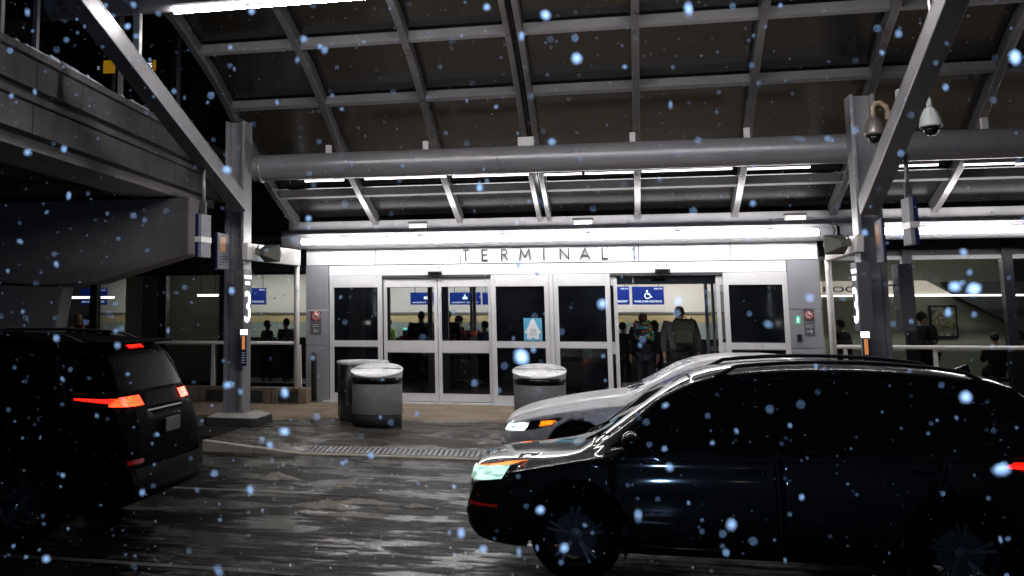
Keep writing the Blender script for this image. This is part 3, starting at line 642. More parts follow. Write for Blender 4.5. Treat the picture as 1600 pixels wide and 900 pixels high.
# ================================================================ CANOPY
can = thing('entrance_canopy', 'curved steel and glass canopy over the kerb in front of the terminal', 'canopy', (0, 0, 0))
PROF = [(9.5, 6.75), (11.5, 6.66), (13, 6.5), (14.8, 6.22), (15.7, 5.93), (16.6, 5.6), (17.6, 5.1), (18.5, 4.62), (19.4, 4.2), (20.4, 3.83), (21.42, 3.5)]
def cat(pts, n=6):
    out = []; P = [Vector((a, b)) for a, b in pts]; P = [2*P[0]-P[1]]+P+[2*P[-1]-P[-2]]
    for i in range(1, len(P)-2):
        for k in range(n):
            t = k/n; out.append(.5*((2*P[i])+(-P[i-1]+P[i+1])*t+(2*P[i-1]-5*P[i]+4*P[i+1]-P[i+2])*t*t+(-P[i-1]+3*P[i]-3*P[i+1]+P[i+2])*t**3))
    out.append(P[-2]); return out
PR = cat(PROF)
def prof_off(off):
    o = []
    for i, p in enumerate(PR):
        d = (PR[min(i+1, len(PR)-1)]-PR[max(0, i-1)]).normalized(); o.append(Vector((p.x-d.y*off*-1*-1, p.y+d.x*off)))
    return o
def rib(x, w, name='rib', d0=0, d1=.22):
    lo, hi = prof_off(d0), prof_off(d1); q = MB(); n = len(lo)
    ring = [[q.bm.verts.new(v) for v in ((x-w/2, a.x, a.y), (x+w/2, a.x, a.y), (x+w/2, b.x, b.y), (x-w/2, b.x, b.y))] for a, b in zip(lo, hi)]
    for A, B in zip(ring, ring[1:]):
        for k in range(4): q.bm.faces.new((A[k], A[(k+1) % 4], B[(k+1) % 4], B[k]))
    q.bm.faces.new(ring[0][::-1]); q.bm.faces.new(ring[-1])
    r = q.build(name, 'steel_rib', can, .008)
    return r
RIBX = [-6.44, -4.77, -3.07, -1.43, .30, 2.03, 3.70, 5.36, 7.08, 8.8, 10.5]
for x in RIBX:
    if x == -1.43: rib(x-.09, .085); rib(x+.09, .085)
    else: rib(x, .11)
def prof_at(t):   # point on the profile whose projection on the x=.3 rib is at image height t
    best = None
    for i in range(len(PR)-1):
        for k in range(8):
            p = PR[i].lerp(PR[i+1], k/8); v = Vector((.3, p.x, p.y-CZ)); y = PY-F_*v.dot(UU)/v.dot(FF)
            if best is None or abs(y-t) < best[0]: best = (abs(y-t), p, (PR[i+1]-PR[i]).normalized())
    return best[1], best[2]
PURY = []
for t in (45, 143, 297):
    p, d = prof_at(t); PURY.append(p.x)
    nv = Vector((-d.y, d.x))
    if nv.y < 0: nv = -nv
    c = p+nv*.12; q = MB(); a = .045; e = .08
    pts = [c+d*a-nv*e, c-d*a-nv*e, c-d*a+nv*e, c+d*a+nv*e]
    for xa, xb in zip(RIBX, RIBX[1:]): q.prism([(v.x, v.y) for v in pts], 'x', xa+.085*(xa == -1.43)+.056, xb-.085*(xb == -1.43)-.056)
    q.build('purlin', 'purlin_paint', can)
for Yx in (10., 12.2): box('purlin', 'purlin_paint', can, RIBX[0]+.07, RIBX[-1], Yx, Yx+.1, 6.75, 6.9)
# glass over the ribs
hi = prof_off(.232)
for xa, xb in zip(RIBX, RIBX[1:]):
    q = MB(); A = [q.bm.verts.new((xa+.01, v.x, v.y)) for v in hi]; B = [q.bm.verts.new((xb-.01, v.x, v.y)) for v in hi]
    for i in range(len(A)-1): q.bm.faces.new((A[i], B[i], B[i+1], A[i+1])).smooth = True
    q.build('glass_panel', 'canopy_glass', can)
# wall behind/above: header channel the ribs land on
box('header_channel', 'steel', can, -6.6, 10.6, 21.36, 21.5, 3.34, 3.62, .008)
box('header_flange', 'steel', can, -6.6, 10.6, 21.18, 21.36, 3.33, 3.36)
# big round tube between the columns, and the front tube
q = MB(); q.tube([(-6.16, 17.9, 4.31), (10.6, 17.9, 4.26)], .225, 28); q.build('round_beam', 'tube_paint', can, smooth=40)
q = MB()
for x in (-6.02, 3.38, 3.72): q.lathe([(.225, -.02), (.235, -.02), (.235, .02), (.225, .02)], (x, 17.9, 4.285), 28, 'x')
q.build('beam_collar', 'tube_paint', can)
q = MB(); q.tube([(-7.5, 13.0, 6.06), (10.6, 13., 6.06)], .26, 28); q.build('front_beam', 'tube_paint', can, smooth=40)
for x in RIBX[1:-1]:
    box('rib_bracket', 'white_steel', can, x-.12-(.05 if x == -1.43 else 0), x-.03+(.12 if x == -1.43 else 0), 17.97, 18.06, 4.5, 4.68, .005)
# columns: rolled steel H sections on concrete plinths
def column(x, y, top, lab):
    t = thing('canopy_column', lab, 'column', (x, y, 0), 0, 'steel columns carrying the canopy')
    w, d = .17, .2
    q = MB(); z0 = .2
    q.box(-w, -w+.05, -d, d, z0, top); q.box(w-.05, w, -d, d, z0, top); q.box(-w+.05, w-.05, -.03, .03, z0, top); q.build('h_section', 'steel', t, .005)
    q = MB(); q.box(-w-.05, w+.05, -d-.05, d+.05, .185, .203)
    for a in (-1, 1):
        for b in (-1, 1): q.lathe([(.018, .2), (.018, .235)], (a*(w+.02), b*(d+.02), 0), 8)
    q.build('base_plate', 'steel', t)
    return t
cl = column(-6.29, 17.45, 5.05, 'left steel canopy column rising from the octagonal plinth')
cr = column(3.49, 17.45, 5.0, 'right steel canopy column behind the black crossover roof')
for cx, lb in ((-6.25, 'chamfered concrete plinth under the left canopy column'), (3.5, 'chamfered concrete plinth under the right canopy column')):
    t = thing('column_plinth', lb, 'plinth', (cx, 17.45, 0), 0, 'concrete plinths under the columns')
    oc = lambda a, b, c: [(-a, -b+c), (-a+c, -b), (a-c, -b), (a, -b+c), (a, b-c), (a-c, b), (-a+c, b), (-a, b-c)]
    z = lambda P, h: [(u, v, h) for u, v in P]
    MB().hexa(z(oc(.46, .46, .07), 0.002), z(oc(.455, .455, .07), .13)).build('lower_block', 'plinth_dark', t, .01)
    MB().hexa(z(oc(.45, .45, .07), .132), z(oc(.3, .32, .05), .19)).build('cap', 'plinth_top', t, .01)
# diagonal struts up to the front beam
def strut(x, p0, p1, lab):
    t = thing('canopy_strut', lab, 'strut', (0, 0, 0), 0, 'diagonal struts of the canopy')
    a, c = Vector((x, *p0)), Vector((x, *p1)); d = (c-a).normalized(); n = Vector((0, -d.z, d.y))
    q = MB(); q.beam(a, c, .24, .25, up=(0, 0, 1)); q.build('box_beam', 'steel', t, .012)
    q = MB(); 
    for s in (-1, 1): q.beam(a-n*.135+Vector((s*.11, 0, 0)), c-n*.135+Vector((s*.11, 0, 0)), .02, .02)
    q.build('edge_flange', 'steel', t)
    h = a+(c-a)*((a.y-13.0)/(a.y-c.y)); MB().beam(h+Vector((0, 0, .12)), (x, 13.0, 5.86), .09, .09, up=(0, 1, 0)).build('hanger_post', 'white_steel', t)
strut(-6.13, (17.1, 3.6), (8.0, 6.72), 'left diagonal strut rising from the left column to the canopy front')
strut(3.42, (17.0, 3.3), (8.0, 6.72), 'right diagonal strut crossing behind the white dome camera')
# short arms from columns back to the facade + round posts
for lb, pn, pf, pp in (('left', (387, 379, 406), (470, 391, 415.5), (467, 300)), ('right', (1338.5, 366, 393.5), (1289, 379, 408), (1297, 300))):
    t = thing('support_arm', 'white steel arm from the %s column back to the entrance front' % lb, 'beam', (0, 0, 0), 0, 'white arms between columns and facade')
    yn, yf = 17.02, 21.1; s = 1 if lb == 'left' else -1
    A = [atY(pn[0], pn[k], yn) for k in (1, 2)]; B = [atY(pf[0], pf[k], yf) for k in (1, 2)]; wv = Vector((.1*s, 0, 0))
    MB().hexa([A[1]-wv, A[1], A[0], A[0]-wv], [B[1]-wv, B[1], B[0], B[0]-wv]).build('arm_box', 'white_steel', t, .012)
    px_ = X_(pp[0], 500, 21.15); MB().tube([(px_, 21.0, .305), (px_, 21.0, B[1].z+.02)], .055, 16).build('round_post', 'white_steel', t)
    x = A[0].x+(B[0].x-A[0].x)*.18
    h = thing('horn_loudspeaker', 'dark fan-shaped loudspeaker on the %s white arm' % lb, 'loudspeaker', (x+(.05 if lb == 'left' else -.05), 17.75, 2.82), 0, 'loudspeakers on the white arms')
    s = 1 if lb == 'left' else -1
    MB().hexa([(s*.02, -.24, -.05), (s*.02, -.24, .05), (s*.12, -.24, .05), (s*.12, -.24, -.05)], [(s*.02, .12, -.15), (s*.02, .12, .15), (s*.3, .12, .15), (s*.3, .12, -.15)]).prism([(.12, -.15), (.3, 0), (.12, .15)], 'x', s*.02, s*.28).build('horn', 'horn', h, .01)
    MB().box(min(0, s*.06), max(0, s*.06), -.34, -.2, -.045, .07).build('driver', 'horn', h, .008); MB().tube([(0, -.28, .05), (s*.05, -.28, .12)], .012, 8).build('bracket', 'seam', h)
# ---------------------------------------------------------------- soffit tube with the main strip lights above the doors
def main_light(x0, x1, lab, n):
    t = thing('strip_light', lab, 'strip light', ((x0+x1)/2, 20.95, Z_(875, 370.5, 20.95)), 0, 'strip lights over the facade'); w = (x1-x0)/2
    for k in range(n):
        a, c = -w+2*w*k/n+.012, -w+2*w*(k+1)/n-.012
        MB().tube([(a, 0, 0), (c, 0, 0)], .055, 14).build('tube_lamp', 'led', t)
    for k in range(n+1):
        xk = -w+2*w*k/n; MB().box(xk-.011, xk+.011, -.05, .06, -.06, .07).build('end_clip', 'seam', t)
    for k in range(2*n): xk = -w+w*(k+.5)/n; MB().box(xk-.02, xk+.02, -.02, .45, .058, .09).build('bracket', 'seam', t)
so = thing('soffit_tube', 'wide pale round soffit tube running above the entrance fascia', 'beam', (0, 0, 0))
MB().tube([(-6.75, 21.52, 3.27), (3.75, 21.52, 3.27)], .2, 28).build('tube_shell', 'panel_gray', so, smooth=40)
so = thing('soffit_tube', 'wide pale round soffit tube continuing behind the right column', 'beam', (0, 0, 0))
MB().tube([(3.8, 21.52, 3.27), (14, 21.52, 3.27)], .2, 28).build('tube_shell', 'panel_gray', so, smooth=40)
main_light(X_(471,376,20.95), X_(1280,364,20.95), 'long bright strip light right above the lettered white fascia', 3)
main_light(4.3, 13.5, 'bright strip light at the right edge, beyond the right column', 3)
q = thing('power_cable', 'thin black cable sagging round the right end of the soffit tube', 'cable', (0, 0, 0))
MB().tube([(2.6, 21.2, 3.46), (3.3, 21.2, 3.48), (3.62, 21.22, 3.4), (3.7, 21.25, 3.25), (3.66, 21.3, 3.1)], .012, 8).build('cable_run', 'black', q)
for i, (px, py) in enumerate(((653, 354), (911, 350), (1243, 346))):
    x = X_(px, py, 21.1); lb = ('left of the letters', 'above the last letters', 'at the right end of the fascia')[i]
    t = thing('junction_box', 'small white junction box on the soffit tube '+lb, 'box', (x, 21.1, 3.47), 0, 'junction boxes above the strip light')
    MB().box(-.17, .17, -.06, .06, -.03, .05).build('enclosure', 'white_steel', t, .006); MB().box(-.19, .19, -.07, .07, .052, .085).build('cover', 'seam', t); MB().tube([(.12, -.02, -.03), (.12, -.02, -.1)], .008, 6).build('gland', 'black', t)
# thin strip row under the round beam
def thin(px0, px1, y, Y, lab, grp, m='led_thin', h=.012):
    a, c = atY(px0, y, Y), atY(px1, y, Y); t = thing('strip_light', lab, 'strip light', ((a.x+c.x)/2, Y, a.z), 0, grp); w = (c.x-a.x)/2
    MB().box(-w, w, -.03, .03, -h, h).build('diffuser', m, t); MB().box(-w, w, -.04, .04, h+.001, h+.05).build('housing', 'steel', t)
y_ = lambda px: 284-(px-480)*.0268
seg = [(477, 537), (570, 697), (707, 826), (850, 909), (914, 990), (1003, 1144), (1168, 1266)]
names = ['leftmost thin strip light under the round beam', 'second thin strip light from the left under the round beam', 'third thin strip light from the left under the round beam', 'short thin strip light just right of the double rib', 'thin strip light ending at the rib above the last letter', 'long thin strip light right of the middle rib', 'thin strip light under the beam nearest the right column']
for (a, c), nm in zip(seg, names): thin(a, c, y_((a+c)/2), 18.4, nm, 'thin strip lights under the round beam')
thin(1388, 1466, 260, 18.4, 'thin strip light just right of the hanging signs', 'thin strip lights under the round beam'); thin(1506, 1584, 257.5, 18.4, 'thin strip light second from the right edge, under the beam', 'thin strip lights under the round beam'); thin(1587, 1680, 256.5, 18.4, 'thin strip light cut by the right edge of the photo', 'thin strip lights under the round beam')
a = X_(262, 22, 12.75); t = thing('strip_light', 'long thin strip light under the front beam at the top edge', 'strip light', (0, 0, 0))
for x0, x1 in ((a, a+2.12), (a+2.15, a+4.3), (a+4.33, a+6.4), (a+6.5, a+9)): MB().box(x0, x1, 12.95, 12.985, 5.758, 5.782).build('diffuser', 'led_front', t)
MB().box(a, a+9, 12.95, 13.05, 5.786, 5.82).build('housing', 'steel', t)
# small downlights seen through the glass
for px, py, lb in ((418, 84, 'small downlight glowing through the upper left canopy panel'), (1288, 36, 'small downlight glowing through the upper right canopy panel'), (1392, 148, 'tiny downlight beside the right diagonal strut')):
    p = atY(px, py, 22.9); t = thing('downlight', lb, 'downlight', p, 0, 'downlights above the canopy')
    MB().lathe([(.05, .05), (.12, -.06)], n=16).build('shade', 'steel', t); MB().lathe([(0, -.03), (.1, -.05)], n=16).build('bulb', 'downlight', t)
# ---------------------------------------------------------------- dome cameras
def dome_cam(px, py, Y, col, arm, side, lab):
    p = atY(px, py, Y); t = thing('dome_camera', lab, 'security camera', p, 0, 'dome cameras by the right column')
    MB().lathe([(.03, .2), (.055, .195), (.09, .14), (.12, .06), (.135, -.02), (.135, -.05)], n=32).build('housing', col, t)
    MB().lathe([(.13, -.05), (.13, -.065), (.105, -.07)], n=32).build('ring', 'black', t)
    MB().lathe([(.1, -.066), (.098, -.1), (.075, -.14), (.04, -.165), (.0001, -.172)], n=28).build('dome', 'dome', t)
    if side < 0: pts = [(0, 0, .19), (0, 0, .3), (-.03, 0, .36), (-.09, 0, .385), (-.34, 0, .38)]
    else: pts = [(0, 0, .19), (0, 0, .34), (.03, 0, .39), (.1, 0, .4), (.17, 0, .35), (.19, 0, .25)]
    MB().tube(pts, [.035, .035, .035, .035, .035]+([.035] if side > 0 else []), 14).build('arm', arm, t)
    MB().box(*((-.38, -.33) if side < 0 else (.16, .22)), -.07, .07, *((.26, .46) if side < 0 else (.16, .26))).build('wall_plate', arm, t, .005)
dome_cam(1454, 192, 15.6, 'ceramic_white', 'ceramic_white', -1, 'white dome camera hanging right of the diagonal strut')
dome_cam(1366, 205, 16.5, 'cam_dark', 'beige_arm', 1, 'grey dome camera on a beige arm left of the diagonal strut')
# ---------------------------------------------------------------- hanging blue/white signs and panels at the columns
def hang_sign(x, Y, zt, zb, ztop, side, lab):
    t = thing('hanging_sign', lab, 'sign', (x, Y, 0), 0, 'narrow hanging signs by the columns')
    # panel stands at right angles to the facade, seen nearly edge on
    MB().prism([(-.2, zb), (.2, zb), (.2, zt), (-.2, zt)], 'x', -.05, .0).build('blue_face', 'panel_blue', t)
    MB().prism([(-.2, zb), (.2, zb), (.2, zt), (-.2, zt)], 'x', .001, .05).build('panel', 'paper', t, .004)
    zm = zb+(zt-zb)*.38
    MB().box(-.055, .056, -.21, .21, zm-.02, zm+.06).build('clamp_band', 'white_steel', t)
    MB().tube([(0, 0, zt+.1), (0, 0, ztop)], .028, 12).build('hanger_pole', 'steel', t); MB().box(-.04, .04, -.04, .04, zt, zt+.2).build('swivel', 'seam', t)
    return t
t = hang_sign(-6.15, 15.5, 3.31, 2.66, 4.05, 1, 'narrow sign hanging on a pole under the left strut'); t.rotation_euler.z = 0
t = hang_sign(3.58, 15.4, 3.28, 2.68, 3.85, -1, 'narrow sign hanging on a pole right of the right column'); t.rotation_euler.z = PI
def info_panel(x, Y, z0, z1, rz, lab):
    t = thing('info_panel', lab, 'sign', (x, Y, 0), rz, 'orange and white info panels on the columns')
    MB().box(-.03, .0, -.26, .26, z0, z1).build('backing', 'panel_blue', t); MB().box(.001, .02, -.25, .25, z0+.01, z1-.01).build('face', 'paper', t)
    MB().box(.0205, .024, -.17, .08, z0+.28, z1-.06).build('orange_block', 'orange_info', t)
    q = MB()
    for k in range(4): q.box(.0205, .024, -.2, .2, z0+.06+.045*k, z0+.075+.045*k)
    q.build('print_lines', 'panel_blue', t)
info_panel(-6.29, 16.72, 2.52, 3.1, 0, 'blurred orange and white panel left of the left column')
info_panel(3.48, 16.7, 2.5, 3.1, PI-.05, 'orange and white panel on the front of the right column')
# illuminated door number pylons
def pylon(x, Y, rz, lab, lit=True, num='3'):
    t = thing('door_number_sign', lab, 'sign', (x, Y, 0), rz, 'door number boxes on the columns')
    z0, z1 = 1.55, 2.52
    box('cabinet', 'sign_gray', t, -.2, .2, -.09, .09, z0, z1, .006)
    text('numeral', num, 'num_lit', t, 0, -.097, z0+.12, width=.26, height=.5, ex=.004)
    text('caption', 'TICKETS', 'num_lit', t, 0, -.095, z1-.15, width=.33, height=.055, ex=.003); text('caption', 'BAGS', 'num_lit', t, 0, -.095, z1-.25, width=.2, height=.055, ex=.003)
    for z in (z0+.25, z1-.25): MB().tube([(0, .09, z), (0, .2, z)], .012, 8).build('standoff', 'steel', t)
    return t
# boxes stand at right angles to the road, seen very obliquely
pylon(X_(380, 470, 16.78)-.09, 16.99, PI/2, 'tall grey box with lit numeral 3 on the left column')
pylon(X_(1342, 470, 16.78)+.09, 16.99, -PI/2, 'tall grey box with lit numeral 3 on the left face of the right column')
t = thing('door_number_sign', 'plain grey back box on the right side of the right column', 'sign', (3.86, 17.3, 0), 0, 'door number boxes on the columns'); box('cabinet', 'sign_gray', t, -.09, .09, -.2, .2, 1.55, 2.5, .006); MB().tube([(-.2, 0, 2.2), (-.09, 0, 2.2)], .012, 8).build('standoff', 'steel', t)
for x, lb in ((X_(381, 540, 17.2), 'left'), (X_(1353, 540, 17.2), 'right')):
    t = thing('column_info_sign', 'slim blue info strip with a white lamp cap below the number box, %s column' % lb, 'sign', (x, 17.2, 0), 0, 'slim info strips on the columns')
    MB().box(-.05, .05, -.03, .03, 1.46, 1.545).build('lamp_cap', 'led_small', t); MB().box(-.045, .045, -.02, .02, .95, 1.458).build('strip', 'panel_blue', t); MB().box(-.025, .025, -.024, -.0205, 1.22, 1.44).build('orange_block', 'orange_lit', t)
    q = MB()
    for k in range(5): q.box(-.03, .03, -.024, -.0205, 1.0+.04*k, 1.012+.04*k)
    q.build('print_lines', 'sign_text', t)
# ---------------------------------------------------------------- low walls and glass railings
def rail(x0, x1, posts, lab, zl=1.18):
    t = thing('glass_railing', lab, 'railing', (0, 0, 0), 0, 'glass railings beside the entrance'); Y = 21.3
    MB().tube([(x0, Y, zl), (x1, Y, zl)], .035, 12).build('handrail', 'white_steel', t)
    for x in posts: MB().hexa([(x-.045, Y-.03, .31), (x+.045, Y-.03, .31), (x+.045, Y+.03, .31), (x-.045, Y+.03, .31)], [(x-.03, Y-.02, zl-.03), (x+.03, Y-.02, zl-.03), (x+.03, Y+.02, zl-.03), (x-.03, Y+.02, zl-.03)]).build('post', 'white_steel', t, .004)
    MB().quad((x0+.1, Y+.05, .32), (x1-.1, Y+.05, .32), (x1-.1, Y+.05, zl-.06), (x0+.1, Y+.05, zl-.06)).build('infill_pane', 'rail_glass', t)
rail(-13.5, -6.36, [X_(333, 570, 21.3), X_(468, 560, 21.3), -10.4, -12.5], 'glass railing with white handrail left of the entrance')
rail(3.6, 12, [3.75, X_(1462, 560, 21.3), 7.6, 9.9], 'glass railing with white handrail right of the entrance, behind the crossover')
for x0, x1, lb in ((X_(312, 610, 21.1), X_(424, 610, 21.1)-.01, 'low beige stone kerb wall left of and behind the left column'), (X_(424, 610, 21.1)+.01, X_(478, 610, 21.1), 'short beige stone kerb wall between left column and entrance'), (-13.4, X_(312, 610, 21.1)-.02, 'long beige kerb wall behind the left dark suv'), (3.6, 12, 'beige kerb wall right of the entrance hidden behind cars')):
    t = thing('low_wall', lb, 'low wall', (0, 0, 0), 0, 'low kerb walls under the railings'); box('wall_block', 'bench_stone', t, x0, x1, 21.12, 21.5, .003, .3, .012)
    if x1-x0 < 3: box('end_pilaster', 'bench_stone', t, x1-.16, x1+.003, 21.09, 21.13, .003, .305, .006); box('end_pilaster', 'bench_stone', t, x0-.002, x0+.12, 21.09, 21.13, .003, .305, .006); box('recess_shadow_gap', 'plinth_dark', t, x0+.14, x1-.18, 21.105, 21.125, .03, .24)
# ---------------------------------------------------------------- litter bins
def bin_round(x, y, lab, kind):
    t = thing('litter_bin' if kind != 'steel' else 'steel_bin', lab, 'bin', (x, y, 0), 0, 'round bins on the pavement')
    if kind == 'steel':
        MB().lathe([(.42, .02), (.43, .05), (.43, .93), (.425, .935)], n=64, cap=False).build('body', 'bin_steel', t)
        MB().lathe([(.44, .93), (.45, .95), (.45, .975), (.43, .99), (.3, .985), (.27, .96), (.26, .9)], n=64, cap=False).build('rim', 'bin_lid', t)
        MB().lathe([(.262, .9), (.262, .3), (.0001, .3)], n=32, cap=False).build('liner', 'black', t); MB().lathe([(.4, .003), (.41, .02)], n=48).build('foot_ring', 'black', t)
        q = MB()
        for k in range(26): a = 2*PI*k/26; q.tube([(.431*math.cos(a), .431*math.sin(a), .06), (.431*math.cos(a), .431*math.sin(a), .9)], .004, 4, False)
        q.build('ribbing', 'bin_steel', t)
    else:
        MB().lathe([(.4, .003), (.4, .19), (.395, .2)], n=64).build('base', 'bin_base', t)
        MB().lathe([(.405, .2), (.41, .21), (.41, .67), (.405, .68)], n=64).build('body', 'bin_concrete', t)
        MB().lathe([(.395, .68), (.414, .685), (.414, .775), (.40, .78)], n=64).build('band', 'bin_band', t)
        q = MB(); q.lathe([(.412, .782), (.425, .786), (.43, .80), (.424, .812), (.36, .822), (.2, .83), (.0001, .833)], n=64)
        for v in q.bm.verts:
            if v.co.z > .784: v.co.z += (v.co.y+.42)*.2
        q.build('lid', 'bin_lid', t, smooth=35); MB().beam((-.4, 0, .915), (.4, 0, .915), .01, .008).build('lid_seam', 'seam', t)
    return t
bin_round(-3.95, 17.68, 'grey concrete bin with black band and pale lid, in front of the steel bin', 'c')
bin_round(-4.39, 18.55, 'tall stainless steel bin with open top behind the concrete bin', 'steel')
bin_round(-1.36, 18.0, 'grey concrete bin with pale lid behind the silver sedan bonnet', 'c')
# ================================================================ ROADWAY DECK AND PIER (left)
dk = thing('roadway_deck', 'concrete elevated roadway deck with panelled fascia at upper left', 'bridge', (0, 0, 0))
P0 = Vector((-7.09, 11.3, 0)); P1 = Vector((-7.84, 19, 0)); dv = (P1-P0).normalized(); nn = Vector((-dv.y, dv.x, 0))  # nn points away from the road (left)
if nn.x > 0: nn = -nn
def dp(s, off, z): v = P0+dv*s+nn*off; return (v.x, v.y, z)
S0, S1 = -14, 10.6
def dbox(name, m, s0, s1, o0, o1, z0, z1, par=dk, bev=.01):
    return MB().hexa([dp(s0, o0, z0), dp(s1, o0, z0), dp(s1, o1, z0), dp(s0, o1, z0)], [dp(s0, o0, z1), dp(s1, o0, z1), dp(s1, o1, z1), dp(s0, o1, z1)]).build(name, m, par, bev)
s = S0
while s < S1-.1:
    e = min(s+1.5, S1); dbox('upper_fascia_panel', 'concrete', s+.008, e-.008, 0.0, .25, 4.69, 5.06); dbox('lower_fascia_panel', 'concrete', s+.008, e-.008, .04, .25, 4.12, 4.50); s = e
dbox('ledge', 'concrete', S0, S1, .0, .25, 4.515, 4.61); dbox('core', 'black', S0, S1-.02, .1, .3, 4.14, 5.04, bev=0)
s = S0
while s < S1-.1: e = min(s+3, S1); dbox('coping', 'coping', s+.005, e-.005, -.05, .3, 5.07, 5.17); s = e
dbox('slab', 'soffit', S0, S1, .3, 12, 4.5, 4.9, bev=0)
dbox('edge_girder', 'concrete_pier', S0, S1-.05, .28, 1.2, 3.98, 4.16)
for k in range(18): dbox('soffit_board', 'soffit', S0, S1-.05, 1.22+.6*k, 1.22+.6*k+.585, 4.30, 4.34, bev=0)
q = MB(); rnd = random.Random(4); s = S0
sn = MB()
while s < 6:   # thin wind-blown snow left lying on the coping
    L_ = rnd.uniform(.08, .4)
    if rnd.random() < .72:
        w = rnd.uniform(.03, .14); h = rnd.uniform(.02, .06); o = rnd.uniform(-.055, -.03)
        sn.hexa([dp(s, o, 5.171), dp(s+L_, o, 5.171), dp(s+L_, o+w, 5.171), dp(s, o+w, 5.171)], [dp(s+.03, o+.01, 5.171+h), dp(s+L_-.03, o+.01, 5.171+h*.8), dp(s+L_-.03, o+w*.8, 5.171+h*.7), dp(s+.03, o+w*.8, 5.171+h)])
    s += L_
tag(sn.build('snow_ridge', 'snow', None, .01), 'thin broken line of snow lying on the concrete coping', 'snow', None, 'stuff')
# glazed screen above the parapet with posts
sc = thing('parapet_screen', 'dark glass screen with slim steel posts above the concrete parapet', 'screen', (0, 0, 0))
for s in (-3.2, .1, 1.1, 4.25, 7.3): dbox('post', 'steel', s, s+.09, .08, .14, 5.17, 7.2, sc, 0)
q = MB(); q.bm.faces.new([q.bm.verts.new(v) for v in (dp(S0, .16, 5.19), dp(7.3, .16, 5.19), dp(7.3, .16, 7.2), dp(S0, .16, 7.2))]); q.build('screen_glass', 'screen_clear', sc)
# direction board far behind the parapet
gb = thing('direction_board', 'dark direction board with yellow arrows and word GATES behind the left strut', 'sign', (0, 0, 0)); Yg = 20.; a, c = atY(148, 86, Yg), atY(246, 120, Yg)
box('board', 'black', gb, a.x, c.x, Yg, Yg+.1, c.z, a.z); pa, pb = atY(162, 95, Yg), atY(180, 114, Yg); box('yellow_panel', 'yellow', gb, pa.x, pb.x, Yg-.012, Yg, pb.z, pa.z)
pa, pb = atY(239, 94, Yg), atY(243.5, 110, Yg); box('yellow_panel', 'yellow', gb, pa.x, pb.x, Yg-.012, Yg, pb.z, pa.z)
p = atY(222, 106, Yg); text('letters', 'GATES', 'num_lit', gb, p.x, Yg-.01, p.z, width=.44, height=.09, ex=.003); p = atY(154, 109, Yg); text('letters', 'S', 'sign_text_lit', gb, p.x, Yg-.01, p.z, width=.06, height=.07, ex=.003)
for x in (a.x+.2, c.x-.2): MB().tube([(x, Yg+.05, 4.9), (x, Yg+.05, c.z)], .03, 8).build('post', 'mullion', gb)
# hammerhead pier
pr_ = thing('bridge_pier', 'dark violet-grey concrete hammerhead pier under the roadway deck', 'pier', (0, 0, 0))
k = lambda px, py: (X_(px, py, 19), Z_(px, py, 19))
cap = [(-16, 3.97), k(295, 308), k(294, 397), k(150, 443), k(60, 446), (-11.1, 2.34), (-16, 2.7)]
cap[0] = (-16, cap[1][1])
MB().prism(cap, 'y', 19.0, 19.55).build('hammerhead', 'concrete_pier', pr_, .03)
MB().prism([(-12.2, .0), k(62, 560)[0:1]+(0.,), k(97, 448), (-12.2, 2.35)], 'y', 19.06, 19.5).build('shaft', 'concrete_pier', pr_, .03)
# ================================================================ CARS
def lerp_prof(P, x):
    if x <= P[0][0]: return P[0][1]
    for (a, u), (b, v) in zip(P, P[1:]):
        if x <= b: return u+(v-u)*(x-a)/(b-a)
    return P[-1][1]
def crom(P, t_):   # smooth 1-D interpolation (monotone-ish Catmull-Rom on unequal knots)
    if t_ <= P[0][0]: return P[0][1]
    if t_ >= P[-1][0]: return P[-1][1]
    for i in range(len(P)-1):
        if t_ <= P[i+1][0]: break
    x0, y0 = P[i]; x1, y1 = P[i+1]; h = x1-x0; s = (y1-y0)/h
    m0 = s if i == 0 else ((y1-P[i-1][1])/(x1-P[i-1][0])); m1 = s if i == len(P)-2 else ((P[i+2][1]-y0)/(P[i+2][0]-x0))
    if i and (P[i][1]-P[i-1][1])*s <= 0: m0 = 0
    if i < len(P)-2 and (P[i+2][1]-y1)*s <= 0: m1 = 0
    m0 = max(-3*abs(s), min(3*abs(s), m0)); m1 = max(-3*abs(s), min(3*abs(s), m1))
    t = (t_-x0)/h; t2, t3 = t*t, t*t*t
    return (2*t3-3*t2+1)*y0+(t3-2*t2+t)*h*m0+(-2*t3+3*t2)*y1+(t3-t2)*h*m1
